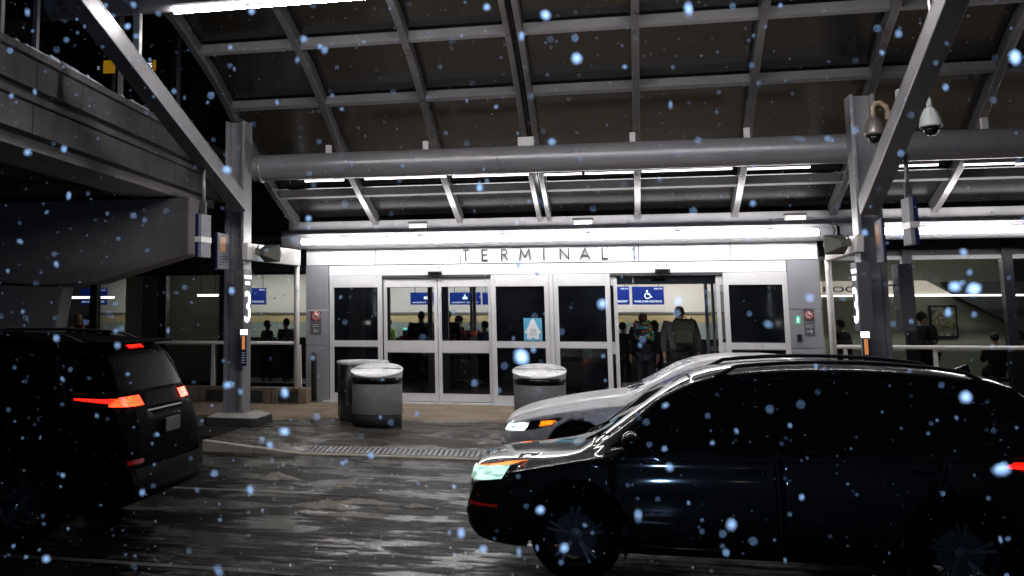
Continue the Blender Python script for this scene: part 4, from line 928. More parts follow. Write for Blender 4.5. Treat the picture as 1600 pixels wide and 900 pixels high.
def car_shell(S):
    L, W = S['L'], S['W']/2
    xs = [0, .015, .04, .08, .14, .21, .3]; x = .4
    while x < L-.34: xs.append(x); x += .1
    xs += [L-.3, L-.21, L-.14, L-.08, L-.04, L-.015, L]
    bm = bmesh.new(); rows = []
    for x in xs:
        w = W*crom(S['plan'], x); top = crom(S['top'], x); belt = min(crom(S['belt'], x), top-.012); zb = crom(S['bot'], x)
        h = top-belt; sm = min(1, max(0, (h-.12)/.3)); ez = belt+h*(.45+.45*sm); wt = w*.955
        ey = wt-(.25+.2*sm)*h-(.12*w)*(1-sm); sh = S.get('tuck', .03)
        P = [(0, zb), (w*.8, zb), (w*.93, zb+.03), (w*.975, zb+.16), (w, zb+(belt-zb)*.42), (w*.992, zb+(belt-zb)*.72), (w*.992-sh, belt-.045), (wt, belt),
             (wt+(ey-wt)*.33, belt+(ez-belt)*.35), (wt+(ey-wt)*.7, belt+(ez-belt)*.72), (ey, ez), (ey*.9, ez+(top-ez)*.5), (ey*.6, ez+(top-ez)*.86), (0, top)]
        V = [Vector(p) for p in P]; V = [2*V[0]-V[1]]+V+[2*V[-1]-V[-2]]; pts = []
        for i in range(1, len(V)-2):
            n = 3
            for k in range(n):
                t = k/n; pts.append(.5*((2*V[i])+(-V[i-1]+V[i+1])*t+(2*V[i-1]-5*V[i]+4*V[i+1]-V[i+2])*t*t+(-V[i-1]+3*V[i]-3*V[i+1]+V[i+2])*t**3))
        pts.append(V[-2])
        half = [(max(0, p.x), p.y) for p in pts]
        row = [bm.verts.new((x, -y, z)) for y, z in half]+[bm.verts.new((x, y, z)) for y, z in half[-2:0:-1]]
        rows.append(row)
    n = len(rows[0])
    for A, B in zip(rows, rows[1:]):
        for k in range(n): bm.faces.new((A[k], A[(k+1) % n], B[(k+1) % n], B[k]))
    bm.faces.new(rows[0][::-1]); bm.faces.new(rows[-1])
    bmesh.ops.recalc_face_normals(bm, faces=bm.faces)
    return bm
def inside(poly, u, v):
    n = len(poly); s = 0
    for i in range(n):
        a, b = poly[i], poly[(i+1) % n]; c = (b[0]-a[0])*(v-a[1])-(b[1]-a[1])*(u-a[0])
        if abs(c) < 1e-9: continue
        if s and (c > 0) != (s > 0): return False
        s = c
    return True
def cut(bm, poly, axis, pred):
    """slice the shell along a convex outline and return the faces inside it"""
    iu, iv = {'y': (0, 2), 'x': (1, 2), 'z': (0, 1)}[axis]
    u0, u1 = min(p[0] for p in poly)-.02, max(p[0] for p in poly)+.02; v0, v1 = min(p[1] for p in poly)-.02, max(p[1] for p in poly)+.02
    def near(f):
        us = [v.co[iu] for v in f.verts]; vs = [v.co[iv] for v in f.verts]
        return max(us) > u0 and min(us) < u1 and max(vs) > v0 and min(vs) < v1 and pred(f.calc_center_median())
    n = len(poly)
    for i in range(n):
        a, b = poly[i], poly[(i+1) % n]; co = Vector((0, 0, 0)); no = Vector((0, 0, 0)); co[iu], co[iv] = a; no[iu], no[iv] = (b[1]-a[1]), -(b[0]-a[0])
        fs = [f for f in bm.faces if near(f)]; g = list(set(fs) | {e for f in fs for e in f.edges} | {v for f in fs for v in f.verts})
        if g: bmesh.ops.bisect_plane(bm, geom=g, plane_co=co, plane_no=no, dist=1e-5)
    out = []
    for f in bm.faces:
        c = f.calc_center_median()
        if pred(c) and near(f) and inside(poly, c[iu], c[iv]): out.append(f)
    return out
def take(bm, faces, off=0.):
    nb = bmesh.new(); vm = {}
    for f in faces:
        vs = []
        for v in f.verts:
            if v not in vm: vm[v] = nb.verts.new(v.co+v.normal*off)
            vs.append(vm[v])
        nb.faces.new(vs)
    bmesh.ops.delete(bm, geom=faces, context='FACES'); bmesh.ops.recalc_face_normals(nb, faces=nb.faces)
    return nb
def outb(bm, name, m, parent, ang=35, thick=0.):
    me = bpy.data.meshes.new(name); bm.to_mesh(me); bm.free(); me.materials.append(MAT[m]); me.shade_smooth(); me.set_sharp_from_angle(angle=math.radians(ang))
    o = link(name, me, parent)
    if thick: md = o.modifiers.new('thick', 'SOLIDIFY'); md.thickness = thick; md.offset = -1
    return o
def wheel(parent, x, y, r, side, w=.22):
    t = link('wheel', None, parent); t.location = (x, y, r)
    MB().lathe([(r*.66, -w/2), (r*.93, -w/2), (r, -w/2+.03), (r, w/2-.03), (r*.93, w/2), (r*.66, w/2)], n=48, axis='y', cap=False).build('tyre', 'tyre', t, smooth=50)
    q = MB(); q.lathe([(r*.66, -w*.42), (r*.66, w*.42), (r*.6, w*.3), (r*.6, -w*.3), (r*.66, -w*.42)], n=48, axis='y', cap=False)
    ys_ = side*w*.36
    for k in range(5):
        a = 2*PI*k/5+.3
        for d in (-.13, .13):
            q.beam((0.05*math.cos(a), ys_*.8, .05*math.sin(a)), (r*.63*math.cos(a+d), ys_, r*.63*math.sin(a+d)), .022, .03, up=(0, 1, 0))
    q.lathe([(.0001, ys_*1.1), (.055, ys_*1.05), (.06, ys_*.7)], n=20, axis='y'); q.build('rim', 'rim', t, smooth=40)
    MB().lathe([(.16, ys_*.2), (.16, ys_*.35)], n=28, axis='y').build('brake_disc', 'black', t)
def arc(cx, cz, r, n=18, a0=0, a1=2*PI): return [(cx+r*math.cos(a0+(a1-a0)*k/n), cz+r*math.sin(a0+(a1-a0)*k/n)) for k in range(n)]
def strip_poly(a, b, w):
    a, b = Vector(a), Vector(b); d = (b-a).normalized(); n = Vector((-d.y, d.x))*w/2; return [tuple(a+n), tuple(b+n), tuple(b-n), tuple(a-n)]
def make_car(S, name, label, cat, loc, paint):
    t = thing(name, label, cat, loc)
    bm = car_shell(S); L, W = S['L'], S['W']/2
    parts = []
    for sd in (-1, 1):
        P = lambda c, sd=sd: c.y*sd > W*.42
        Pw = lambda c, sd=sd: c.y*sd > W*.6
        for wx in S['wheels']:
            fs = cut(bm, arc(wx, S['r']+.01, S['r']+.06), 'y', lambda c, sd=sd: c.y*sd > W*.5 and c.z < S['r']*2+.2)
            bmesh.ops.delete(bm, geom=fs, context='FACES')
            q = MB(); a = arc(wx, S['r']+.01, S['r']+.055, 24, -.5, PI+.5)
            for (u, v), (u2, v2) in zip(a, a[1:]): q.quad((u, sd*(W-.03), v), (u2, sd*(W-.03), v2), (u2, sd*(W-.34), v2), (u, sd*(W-.34), v))
            q.bm.faces.new([q.bm.verts.new((u, sd*(W-.34), v)) for u, v in a]); q.build('wheel_arch_liner', 'dark_plastic', t)
        for poly in S['sideglass']:
            parts.append(('side_window', S.get('glass', 'car_window'), take(bm, cut(bm, poly, 'y', P), -.008), 30))
        for nm, m_, poly, off in S['lamps']:
            fs = cut(bm, poly, 'y', P)
            if fs: parts.append((nm, m_, take(bm, fs, off), 60))
        for a, b in S['gaps']:
            fs = cut(bm, strip_poly(a, b, .012), 'y', Pw)
            if fs: parts.append(('panel_gap', 'rubber', take(bm, fs, -.004), 60))
        for poly in S.get('cladding', []):
            fs = cut(bm, poly, 'y', Pw)
            if fs: parts.append(('sill_cladding', 'dark_plastic', take(bm, fs, .006), 30))
        for x_, z_ in S['handles']:
            w = W*crom(S['plan'], x_)*.99; q = MB(); q.box(x_-.1, x_+.1, sd*w-.02, sd*w+.02, z_-.016, z_+.016)
            q.build('door_handle', paint, t, .008)
        mx, mz = S['mirror']; wm = W*crom(S['plan'], mx)
        q = MB(); q.sphere((mx+.02, sd*(wm+.1), mz+.07), .12, (.62, .95, .66), 3); q.box(mx-.03, mx+.05, min(sd*(wm-.06), sd*(wm+.08)), max(sd*(wm-.06), sd*(wm+.08)), mz-.02, mz+.03); q.build('side_mirror', S.get('mirror_mat', paint), t, smooth=40)
    # windscreen and rear glass are the top faces between two heights
    for nm, x0, x1, z0, m_ in S['screens']:
        yl = W*.74
        fs = cut(bm, [(x0, -yl), (x1, -W*S.get('sr', .64)), (x1, W*S.get('sr', .64)), (x0, yl)] if x0 < L/2 else [(x0, -W*.62), (x1, -W*.72), (x1, W*.72), (x0, W*.62)], 'z', lambda c: c.z > z0)
        parts.append((nm, m_, take(bm, fs, -.006), 30))
    for nm, m_, poly, x0, x1, off in S['ends']:   # front / rear face items, outline in (y, z)
        fs = cut(bm, poly, 'x', lambda c: x0 < c.x < x1)
        if fs: parts.append((nm, m_, take(bm, fs, off), 60))
    for nm, m_, nb, ang in parts: outb(nb, nm, m_, t, ang)
    outb(bm, 'body', paint, t, 32, .02)
    for wx in S['wheels']:
        for sd in (-1, 1): wheel(t, wx, sd*(W-.13), S['r'], sd)
    # cabin: floor pan, seats, steering wheel
    cb = MB(); cb.box(1.0, L-.6, -W*.8, W*.8, S['floor'], S['floor']+.06); cb.build('cabin_floor', 'rubber', t)
    for sx in S['seats']:
        for sd in (-1, 1):
            q = MB(); z = S['floor']+.06; q.hexa([(sx-.25, sd*.37-.23, z), (sx+.25, sd*.37-.23, z), (sx+.25, sd*.37+.23, z), (sx-.25, sd*.37+.23, z)], [(sx-.25, sd*.37-.22, z+.28), (sx+.2, sd*.37-.22, z+.24), (sx+.2, sd*.37+.22, z+.24), (sx-.25, sd*.37+.22, z+.28)])
            q.hexa([(sx+.15, sd*.37-.22, z+.22), (sx+.28, sd*.37-.22, z+.22), (sx+.28, sd*.37+.22, z+.22), (sx+.15, sd*.37+.22, z+.22)], [(sx+.36, sd*.37-.19, z+.78), (sx+.45, sd*.37-.19, z+.78), (sx+.45, sd*.37+.19, z+.78), (sx+.36, sd*.37+.19, z+.78)])
            q.build('seat', 'black', t, .03)
    q = MB(); a = [(1.35 if S['cowl'] < 1.5 else 1.6, 0, 0)]
    sx = S['seats'][0]; zc = S['floor']+.62; q.tube([(sx-.42+.05*math.cos(k*PI/10), -.37+.18*math.sin(k*PI/10), zc+.17*math.cos(k*PI/10)) for k in range(21)], .014, 8); q.build('steering_wheel', 'black', t)
    for nm, m_, b_ in S.get('boxes', []): box(nm, m_, t, *b_, .006)
    if S.get('rails'):
        x0, x1 = S['rails']
        for sd in (-1, 1):
            n = 12; pts = []
            for k in range(n+1):
                x = x0+(x1-x0)*k/n; w = W*crom(S['plan'], x); tp = crom(S['top'], x); bl_ = crom(S['belt'], x); h = tp-bl_; ey = w*.955-.45*h
                pts.append((x, sd*(ey-.03), tp-.045+(.055 if 0 < k < n else .0)))
            MB().tube(pts, .016, 8).build('roof_rail', S.get('rail_mat', 'rubber'), t)
    if S.get('fin'):
        x, z = S['fin']; MB().prism([(x, z-.01), (x+.2, z-.02), (x+.19, z+.05), (x+.16, z+.055)], 'y', -.018, .018).build('antenna_fin', paint, t, .008)
    # wipers
    for yy_ in (-.1, .5):
        c0 = S['cowl']; MB().tube([(c0+.02, yy_, crom(S['top'], c0)+.02), (c0+.2, yy_-.5, crom(S['top'], c0+.2)+.0)], .009, 6).build('wiper', 'rubber', t)
    return t
# ---- black crossover, nearest to the camera
cross = dict(L=4.42, W=1.86, r=.345, wheels=(.86, 3.52), floor=.34, cowl=.92, seats=(1.95, 2.9), glass='car_glass', tuck=.035,
    plan=[(0, .70), (.05, .80), (.15, .88), (.35, .945), (.8, .985), (1.5, 1), (3.2, 1), (3.9, .975), (4.2, .93), (4.35, .87), (4.42, .78)],
    top=[(0, .62), (.03, .78), (.12, .835), (.35, .865), (.7, .90), (.92, .955), (1.06, 1.07), (1.45, 1.35), (1.72, 1.50), (1.95, 1.575), (2.3, 1.62), (2.8, 1.64), (3.4, 1.615), (3.85, 1.55), (4.02, 1.50), (4.12, 1.41), (4.25, 1.2), (4.36, 1.0), (4.42, .72)],
    belt=[(0, .5), (.1, .70), (.4, .79), (1.1, .92), (2.5, .965), (3.6, 1.01), (4.1, 1.04), (4.3, .98), (4.42, .6)],
    bot=[(0, .34), (.12, .25), (.5, .22), (3.9, .22), (4.25, .28), (4.42, .4)],
    sideglass=[[(1.16, 1.0), (2.3, 1.01), (2.27, 1.515), (1.9, 1.46), (1.6, 1.32)], [(2.36, 1.01), (3.25, 1.03), (3.33, 1.49), (2.33, 1.52)], [(3.32, 1.05), (3.85, 1.13), (3.78, 1.36), (3.40, 1.47)]],
    lamps=[('headlight', 'head_green', [(-.01, .69), (.30, .735), (.36, .82), (.0, .785)], .004), ('turn_signal', 'amber', [(.05, .79), (.34, .822), (.50, .86), (.34, .84)], .005), ('headlight_housing', 'lamp_black', [(.31, .74), (.52, .885), (.35, .84)], .003), ('taillight', 'tail', [(3.82, .945), (4.4, .90), (4.4, .97), (3.9, .985)], .004)],
    gaps=[((1.15, .3), (1.1, .95)), ((2.33, .28), (2.33, .99)), ((3.3, .55), (3.46, .98)), ((1.15, .3), (2.33, .28))], cladding=[[(1.22, .2), (3.16, .2), (3.16, .31), (1.22, .31)]],
    handles=[(2.15, .87), (3.28, .9)], mirror=(1.28, 1.0), screens=[('windscreen', 1.02, 1.76, .98, 'car_glass'), ('rear_window', 4.06, 4.27, 1.1, 'car_glass')],
    ends=[('grille', 'lamp_black', [(-.42, .45), (.42, .45), (.48, .66), (-.48, .66)], -.1, .12, .003), ('red_bumper_strip', 'tail_dim', [(-.86, .52), (-.66, .52), (-.66, .54), (-.86, .54)], -.1, .3, .004)],  # red strip on the front bumper is a reflection put in as glowing colour
    boxes=[('front_plate', 'plate', (-.02, -.008, -.17, .17, .42, .5)), ('rear_plate', 'plate', (4.435, 4.445, -.17, .17, .72, .84))], rails=(1.95, 3.85), fin=(3.7, 1.56))
make_car(cross, 'crossover_car', 'black crossover nearest the camera, driving left, covering the lower right of the view', 'car', (-1.29, 9.73, RZ), 'car_black')
# ---- silver sedan by the kerb
sedan = dict(L=4.75, W=1.84, r=.33, wheels=(.93, 3.72), floor=.3, cowl=1.50, seats=(2.3, 3.15), tuck=.02, glass='car_window', mirror_mat='car_snowy',
    plan=[(0, .62), (.05, .74), (.14, .84), (.32, .92), (.7, .98), (1.4, 1), (3.5, 1), (4.2, .965), (4.55, .90), (4.68, .82), (4.75, .70)],
    top=[(0, .50), (.03, .66), (.12, .74), (.35, .83), (.8, .93), (1.2, .995), (1.50, 1.04), (1.62, 1.10), (2.1, 1.35), (2.35, 1.44), (2.7, 1.485), (3.1, 1.49), (3.5, 1.45), (3.8, 1.36), (4.2, 1.16), (4.4, 1.10), (4.62, 1.07), (4.71, .98), (4.75, .7)],
    belt=[(0, .42), (.1, .62), (.4, .74), (1.0, .86), (1.5, .91), (3.0, .95), (4.0, 1.0), (4.6, .98), (4.75, .55)],
    bot=[(0, .30), (.12, .2), (.5, .17), (4.2, .18), (4.6, .24), (4.75, .36)],
    sideglass=[[(1.78, .965), (2.86, .98), (2.84, 1.385), (2.55, 1.36), (2.2, 1.25)], [(2.92, .98), (3.72, 1.02), (3.55, 1.31), (3.2, 1.385), (2.90, 1.39)]],
    lamps=[('headlight', 'head', [(.05, .575), (.30, .59), (.36, .685), (.1, .655)], .004), ('turn_signal', 'amber', [(.47, .64), (.62, .67), (.68, .72), (.50, .705)], .005), ('headlight_housing', 'lamp_black', [(.31, .59), (.48, .625), (.76, .745), (.37, .70)], .003), ('taillight', 'tail_dim', [(4.35, .82), (4.72, .80), (4.72, .96), (4.45, .97)], .004)],
    gaps=[((1.55, .3), (1.5, .9)), ((2.89, .26), (2.89, .95)), ((3.6, .5), (3.78, .97)), ((1.55, .3), (2.89, .26))], handles=[(2.7, .86), (3.6, .88)], mirror=(1.86, .965),
    screens=[('windscreen', 1.56, 2.3, .98, 'windscreen_snow'), ('rear_window', 3.62, 4.2, 1.1, 'car_glass')],
    ends=[('grille', 'lamp_black', [(-.5, .5), (.5, .5), (.55, .62), (-.55, .62)], -.1, .2, .003), ('lower_grille', 'lamp_black', [(-.78, .25), (.78, .25), (.55, .42), (-.55, .42)], -.1, .32, .003)],
    boxes=[('front_plate', 'plate', (-.02, -.008, -.16, .16, .4, .5)), ('rear_plate', 'plate', (4.762, 4.772, -.16, .16, .7, .82))])
make_car(sedan, 'sedan_car', 'silver sedan dusted with snow at the kerb, headlight lit, behind the black crossover', 'car', (-1.52, 14.45, RZ), 'car_snowy')
# ---- dark SUV leaving on the left
suv = dict(L=4.85, W=1.94, r=.37, wheels=(.95, 3.82), floor=.4, cowl=1.2, seats=(2.1, 3.1), glass='car_glass', tuck=.03, rail_mat='rubber',
    plan=[(0, .72), (.05, .82), (.2, .91), (.5, .97), (1, 1), (3.9, 1), (4.45, .985), (4.7, .95), (4.8, .9), (4.85, .80)],
    top=[(0, .7), (.03, .9), (.12, 1.0), (.6, 1.09), (1.2, 1.17), (1.35, 1.24), (1.9, 1.66), (2.15, 1.77), (2.6, 1.83), (3.3, 1.84), (4.0, 1.81), (4.3, 1.78), (4.47, 1.70), (4.55, 1.58), (4.68, 1.33), (4.77, 1.18), (4.82, 1.0), (4.85, .7)],
    belt=[(0, .6), (.1, .85), (.5, .95), (1.2, 1.04), (3.0, 1.09), (4.2, 1.15), (4.6, 1.13), (4.75, 1.0), (4.85, .6)],
    bot=[(0, .38), (.15, .28), (.5, .25), (4.3, .25), (4.7, .32), (4.85, .42)],
    sideglass=[[(1.5, 1.12), (2.62, 1.13), (2.58, 1.70), (2.25, 1.67), (1.9, 1.5)], [(2.7, 1.13), (3.62, 1.16), (3.62, 1.69), (2.67, 1.72)], [(3.7, 1.18), (4.2, 1.26), (4.28, 1.6), (3.7, 1.68)]],
    lamps=[('taillight', 'tail_core', [(4.62, 1.20), (4.84, 1.18), (4.84, 1.28), (4.66, 1.275)], .006), ('tail_light_bar', 'tail', [(4.28, 1.255), (4.62, 1.225), (4.64, 1.262), (4.28, 1.27)], .006), ('headlight', 'lamp_black', [(.03, .8), (.4, .85), (.45, .95), (.06, .93)], .004)],
    gaps=[((1.35, .35), (1.3, 1.05)), ((2.65, .33), (2.65, 1.1)), ((3.52, .6), (3.7, 1.13)), ((1.35, .35), (2.65, .33))], cladding=[[(1.3, .2), (3.4, .2), (3.4, .38), (1.3, .38)]],
    handles=[(2.48, 1.0), (3.46, 1.04)], mirror=(1.65, 1.12), screens=[('windscreen', 1.28, 2.05, 1.1, 'car_glass')],
    ends=[('rear_window', 'tail_glass', [(-.7, 1.32), (.7, 1.32), (.6, 1.64), (-.6, 1.64)], 4.42, 5, -.004), ('brake_lamp', 'tail', [(-.17, 1.685), (.17, 1.685), (.17, 1.715), (-.17, 1.715)], 4.3, 5, .006),
          ('taillight', 'tail', [(.55, 1.19), (.85, 1.20), (.85, 1.26), (.55, 1.245)], 4.6, 5, .006), ('taillight', 'tail_core', [(-.85, 1.20), (-.6, 1.19), (-.6, 1.245), (-.85, 1.27)], 4.6, 5, .006),
          ('bumper_insert', 'dark_plastic', [(-.8, .45), (.8, .45), (.8, .66), (-.8, .66)], 4.6, 5, .004), ('red_bumper_strip', 'tail_dim', [(-.85, .7), (-.6, .7), (-.6, .74), (-.85, .74)], 4.6, 5, .004), ('tailgate_trim', 'trim_dark', [(-.4, 1.13), (.4, 1.13), (.4, 1.145), (-.4, 1.145)], 4.6, 5, .004)],
    boxes=[('rear_plate', 'plate_dark', (4.86, 4.872, -.17, .17, .92, 1.05)), ('spoiler', 'car_dark', (4.3, 4.56, -.66, .66, 1.735, 1.765))], rails=(2.0, 4.2), fin=(4.0, 1.8))
make_car(suv, 'suv_car', 'tall dark suv with glowing red taillights leaving at the left edge', 'car', (-4.22-4.85, 9.88, RZ), 'car_dark')

# ================================================================ PEOPLE
def skinmesh(name, verts, edges, radii, m, parent, root=0, sub=2, extra=None):
    me = bpy.data.meshes.new(name+'_sk'); me.from_pydata([tuple(v) for v in verts], edges, []); o = bpy.data.objects.new(name+'_sk', me); C.objects.link(o)
    sk = o.modifiers.new('skin', 'SKIN'); sk.use_smooth_shade = True
    lay = me.skin_vertices[0].data
    for i, r in enumerate(radii): lay[i].radius = (r, r) if not isinstance(r, tuple) else r; lay[i].use_root = (i == root)
    ss = o.modifiers.new('sub', 'SUBSURF'); ss.levels = sub; ss.render_levels = sub
    bpy.context.view_layer.update()
    r = bpy.data.meshes.new_from_object(o.evaluated_get(bpy.context.evaluated_depsgraph_get())); bpy.data.objects.remove(o)
    if extra:
        b = bmesh.new(); b.from_mesh(r); extra(b); b.to_mesh(r); b.free()
    r.shade_smooth(); r.materials.clear(); r.materials.append(MAT[m]); r.name = name
    return link(name, r, parent)
def person(px, ytop, Y, label, cloth, trous='trouser', hair='hair_dark', skin='skin', face=0., build=1., pose='stand', hat=None, floor=0., longhair=False, H=None):
    hp = atY(px, ytop, Y); H = H or max(1.5, hp.z-floor); s = H/1.75
    base = hp.z-H if pose == 'sit' else floor
    t = thing('person', label, 'person', (hp.x, Y, base), face)
    rnd = random.Random(int(px*7)); a = rnd.uniform(-.03, .03)
    # facing +Y (away from the camera) when face = 0
    arm = {'stand': 0, 'reach': 1, 'phone': 2, 'sit': 1}[pose]
    J = dict(pel=(0, 0, .95), sp=(0, -.01, 1.12), ch=(0, -.015, 1.32), nk=(0, -.005, 1.47), hd0=(0, .005, 1.53), hd=(0, .012, 1.60), hd2=(0, .015, 1.69))
    V = []; E_ = []; R_ = []
    def av(p, r): V.append(Vector(p)*s); R_.append((r[0]*s, r[1]*s) if isinstance(r, tuple) else r*s); return len(V)-1
    pel = av(J['pel'], (.155*build, .115)); sp = av(J['sp'], (.145*build, .105)); ch = av(J['ch'], (.165*build, .115)); nk = av(J['nk'], .06); h0 = av(J['hd0'], .062); h1 = av(J['hd'], (.078, .092)); h2 = av(J['hd2'], (.066, .078))
    E_ += [(pel, sp), (sp, ch), (ch, nk), (nk, h0), (h0, h1), (h1, h2)]
    arms = []; legs = []
    for sd in (-1, 1):
        sh = (sd*.19*build, -.01, 1.40); 
        if arm == 0: el = (sd*.25*build, -.02, 1.12); wr = (sd*.25*build, .05, .88); hd = (sd*.245*build, .08, .80)
        elif arm == 1: el = (sd*.25*build, .04, 1.13); wr = (sd*.2, .28, 1.12); hd = (sd*.18, .37, 1.13)
        else: el = (sd*.24*build, .02, 1.14); wr = (sd*.1, .2, 1.32); hd = (sd*.07, .24, 1.40)
        i0 = av(sh, .054); i1 = av(el, .047); i2 = av(wr, .031); i3 = av(hd, .038)
        E_ += [(ch, i0), (i0, i1), (i1, i2), (i2, i3)]; arms.append((sh, el, wr))
        dv_ = (Vector(hd)-Vector(wr)).normalized(); side = Vector((0, 1, 0)) if arm == 0 else Vector((1, 0, 0)); fw = side.cross(dv_).normalized()
        for k, ln in enumerate((.085, .095, .088, .07)):
            b = Vector(hd)+side*(k-1.5)*.021+dv_*.02; j1 = av(b+dv_*ln*.5, .010); j2 = av(b+dv_*ln*.95+fw*.02*sd, .008); E_ += [(i3, j1), (j1, j2)]
        b = Vector(wr)+dv_*.03+side*.03; j1 = av(b+side*.025+dv_*.03, .011); j2 = av(b+side*.035+dv_*.065, .009); E_ += [(i2, j1), (j1, j2)]
        if pose == 'sit': hp_ = (sd*.10, 0, .9); kn = (sd*.13, .42, .88); an = (sd*.13, .46, .45); ft = (sd*.14, .6, .40)
        else: hp_ = (sd*.095, 0, .88); kn = (sd*.115, .02+sd*.03, .49); an = (sd*.12, -.02+sd*.06, .09); ft = (sd*.14, .13+sd*.06, .035)
        l0 = av(hp_, .092*build); l1 = av(kn, .062); l2 = av(an, .042); l3 = av(ft, .036); E_ += [(pel, l0), (l0, l1), (l1, l2), (l2, l3)]; legs.append((hp_, kn, an))
    def face_bits(b):
        for c, r, sc in (((0, .112, 1.605), .016, (.8, 1.2, 1.3)), ((-.082, .0, 1.61), .022, (.35, .8, 1.2)), ((.082, .0, 1.61), .022, (.35, .8, 1.2)), ((0, .095, 1.56), .014, (1.6, .6, .5))):
            bmesh.ops.create_icosphere(b, subdivisions=2, radius=r*s, matrix=Matrix.Translation(Vector(c)*s) @ Matrix.Diagonal((*sc, 1)))
    skinmesh('body', V, E_, R_, skin, t, pel, 2, face_bits)
    # jacket
    k = 1.16; V2 = [Vector(p)*s for p in (J['pel'], J['sp'], J['ch'], (0, -.01, 1.43))]; R2 = [(.18*build*s, .145*s), (.18*build*s, .15*s), (.205*build*s, .165*s), (.12*s, .11*s)]; E2 = [(0, 1), (1, 2), (2, 3)]
    V2.append(Vector((0, 0, .84))*s); R2.append((.178*build*s, .145*s)); E2.append((0, 4))
    for sh, el, wr in arms:
        n = len(V2); V2 += [Vector(sh)*s, Vector(el)*s, (Vector(el).lerp(Vector(wr), .93))*s]; R2 += [.098*s*build, .07*s, .052*s]; E2 += [(2, n), (n, n+1), (n+1, n+2)]
    skinmesh('jacket', V2, E2, R2, cloth, t, 1)
    V3 = [Vector((0, 0, .93))*s]; R3 = [(.165*build*s, .125*s)]; E3 = []
    for hp_, kn, an in legs:
        n = len(V3); V3 += [Vector(hp_)*s, Vector(kn)*s, Vector(kn).lerp(Vector(an), .97)*s]; R3 += [.108*s*build, .08*s, .062*s]; E3 += [(0, n), (n, n+1), (n+1, n+2)]
    skinmesh('trousers', V3, E3, R3, trous, t, 0)
    q = MB(); q.sphere(Vector((0, -.012, 1.645))*s, .105*s, (.86, 1.02, 1.0), 3)
    for v in q.bm.verts:
        if v.co.y > .045*s and v.co.z < 1.69*s: v.co.y = .045*s
        if v.co.z < 1.6*s and v.co.y > -.03*s: v.co.z = 1.6*s
        if longhair and v.co.z < 1.66*s and v.co.y < .03*s: v.co.z -= .12*s*(1.66*s-v.co.z)/(.1*s); v.co.x *= 1.15
        v.co += Vector((rnd.uniform(-1, 1), rnd.uniform(-1, 1), rnd.uniform(-1, 1)))*.006*s
    q.build('hair', hair, t, smooth=60)
    if hat:
        q = MB(); q.sphere(Vector((0, .005, 1.675))*s, .112*s, (.88, 1.03, .75), 3); q.hexa([(-.07*s, .09*s, 1.655*s), (.07*s, .09*s, 1.655*s), (.06*s, .2*s, 1.645*s), (-.06*s, .2*s, 1.645*s)], [(-.07*s, .09*s, 1.668*s), (.07*s, .09*s, 1.668*s), (.06*s, .2*s, 1.655*s), (-.06*s, .2*s, 1.655*s)])
        q.build('cap', hat, t, smooth=50)
    if pose != 'sit':
        for hp_, kn, an in legs:
            c = Vector(an)*s; q = MB(); q.sphere((c.x, c.y+.06*s, .045*s), .06*s, (.75, 2.2, .8), 2); q.build('shoe', 'black', t)
    return t, s
def backpack(px, ytop, ybot, Y, wpx, m, label, par_s=1.):
    p = atY(px, ytop, Y); b_ = atY(px, ybot, Y); h = p.z-b_.z; w = wpx/F_*Y; t = thing('backpack', label, 'backpack', (p.x, Y, b_.z), 0, None)
    q = MB(); q.box(-w/2, w/2, -.12, .08, 0, h); q.build('bag_body', m, t, .06, None, 4)
    q = MB(); q.box(-w*.36, w*.36, -.18, -.115, h*.1, h*.55); q.build('front_pocket', m, t, .03, None, 3)
    MB().tube([(-.04, -.02, h), (0, -.02, h+.05), (.04, -.02, h)], .01, 8).build('grab_handle', 'black', t)
    for s in (-1, 1): MB().tube([(s*w*.3, .06, h*.97), (s*w*.34, .16, h*1.03), (s*w*.34, .36, h*.9), (s*w*.34, .4, h*.5), (s*w*.3, .1, h*.1)], .018, 8).build('shoulder_strap', 'black', t)
    return t
# patterned cloth of the bright rucksack
m = bpy.data.materials.new('pattern_cloth'); m.use_nodes = True; MAT['pattern_cloth'] = m; nt = m.node_tree
tc = nt.nodes.new('ShaderNodeTexCoord'); mp = nt.nodes.new('ShaderNodeMapping'); mp.inputs['Scale'].default_value = (12, 12, 26); mp.inputs['Rotation'].default_value = (0, .2, 0)
vo = nt.nodes.new('ShaderNodeTexVoronoi'); vo.inputs['Scale'].default_value = 1.; cr = nt.nodes.new('ShaderNodeValToRGB'); cr.color_ramp.interpolation = 'CONSTANT'
nt.links.new(tc.outputs['Object'], mp.inputs[0]); nt.links.new(mp.outputs[0], vo.inputs['Vector']); sp = nt.nodes.new('ShaderNodeSeparateColor'); nt.links.new(vo.outputs['Color'], sp.inputs[0]); nt.links.new(sp.outputs[0], cr.inputs[0]); nt.links.new(cr.outputs[0], nt.nodes['Principled BSDF'].inputs['Base Color']); nt.nodes['Principled BSDF'].inputs['Roughness'].default_value = .7
el = cr.color_ramp.elements; el[0].color = (.012, .012, .015, 1); el[1].position = .9; el[1].color = (.55, .25, .02, 1)
for pos, colr in ((.45, (.45, .04, .02, 1)), (.55, (.03, .16, .35, 1)), (.65, (.02, .02, .02, 1)), (.75, (.35, .4, .42, 1)), (.82, (.02, .3, .15, 1))): e = el.new(pos); e.color = colr
person(1004, 489, 23.6, 'man in dark navy jacket in the open doorway wearing the bright patterned rucksack', 'navy', 'navy', 'hair_brown', face=.05, build=1.08)
backpack(1004, 502, 531, 23.36, 27, 'pattern_cloth', 'bright patterned rucksack worn by the man on the left in the doorway')
t = thing('water_bottle', 'green bottle in the side pocket of the bright rucksack', 'bottle', tuple(atY(1020, 533, 23.3)))
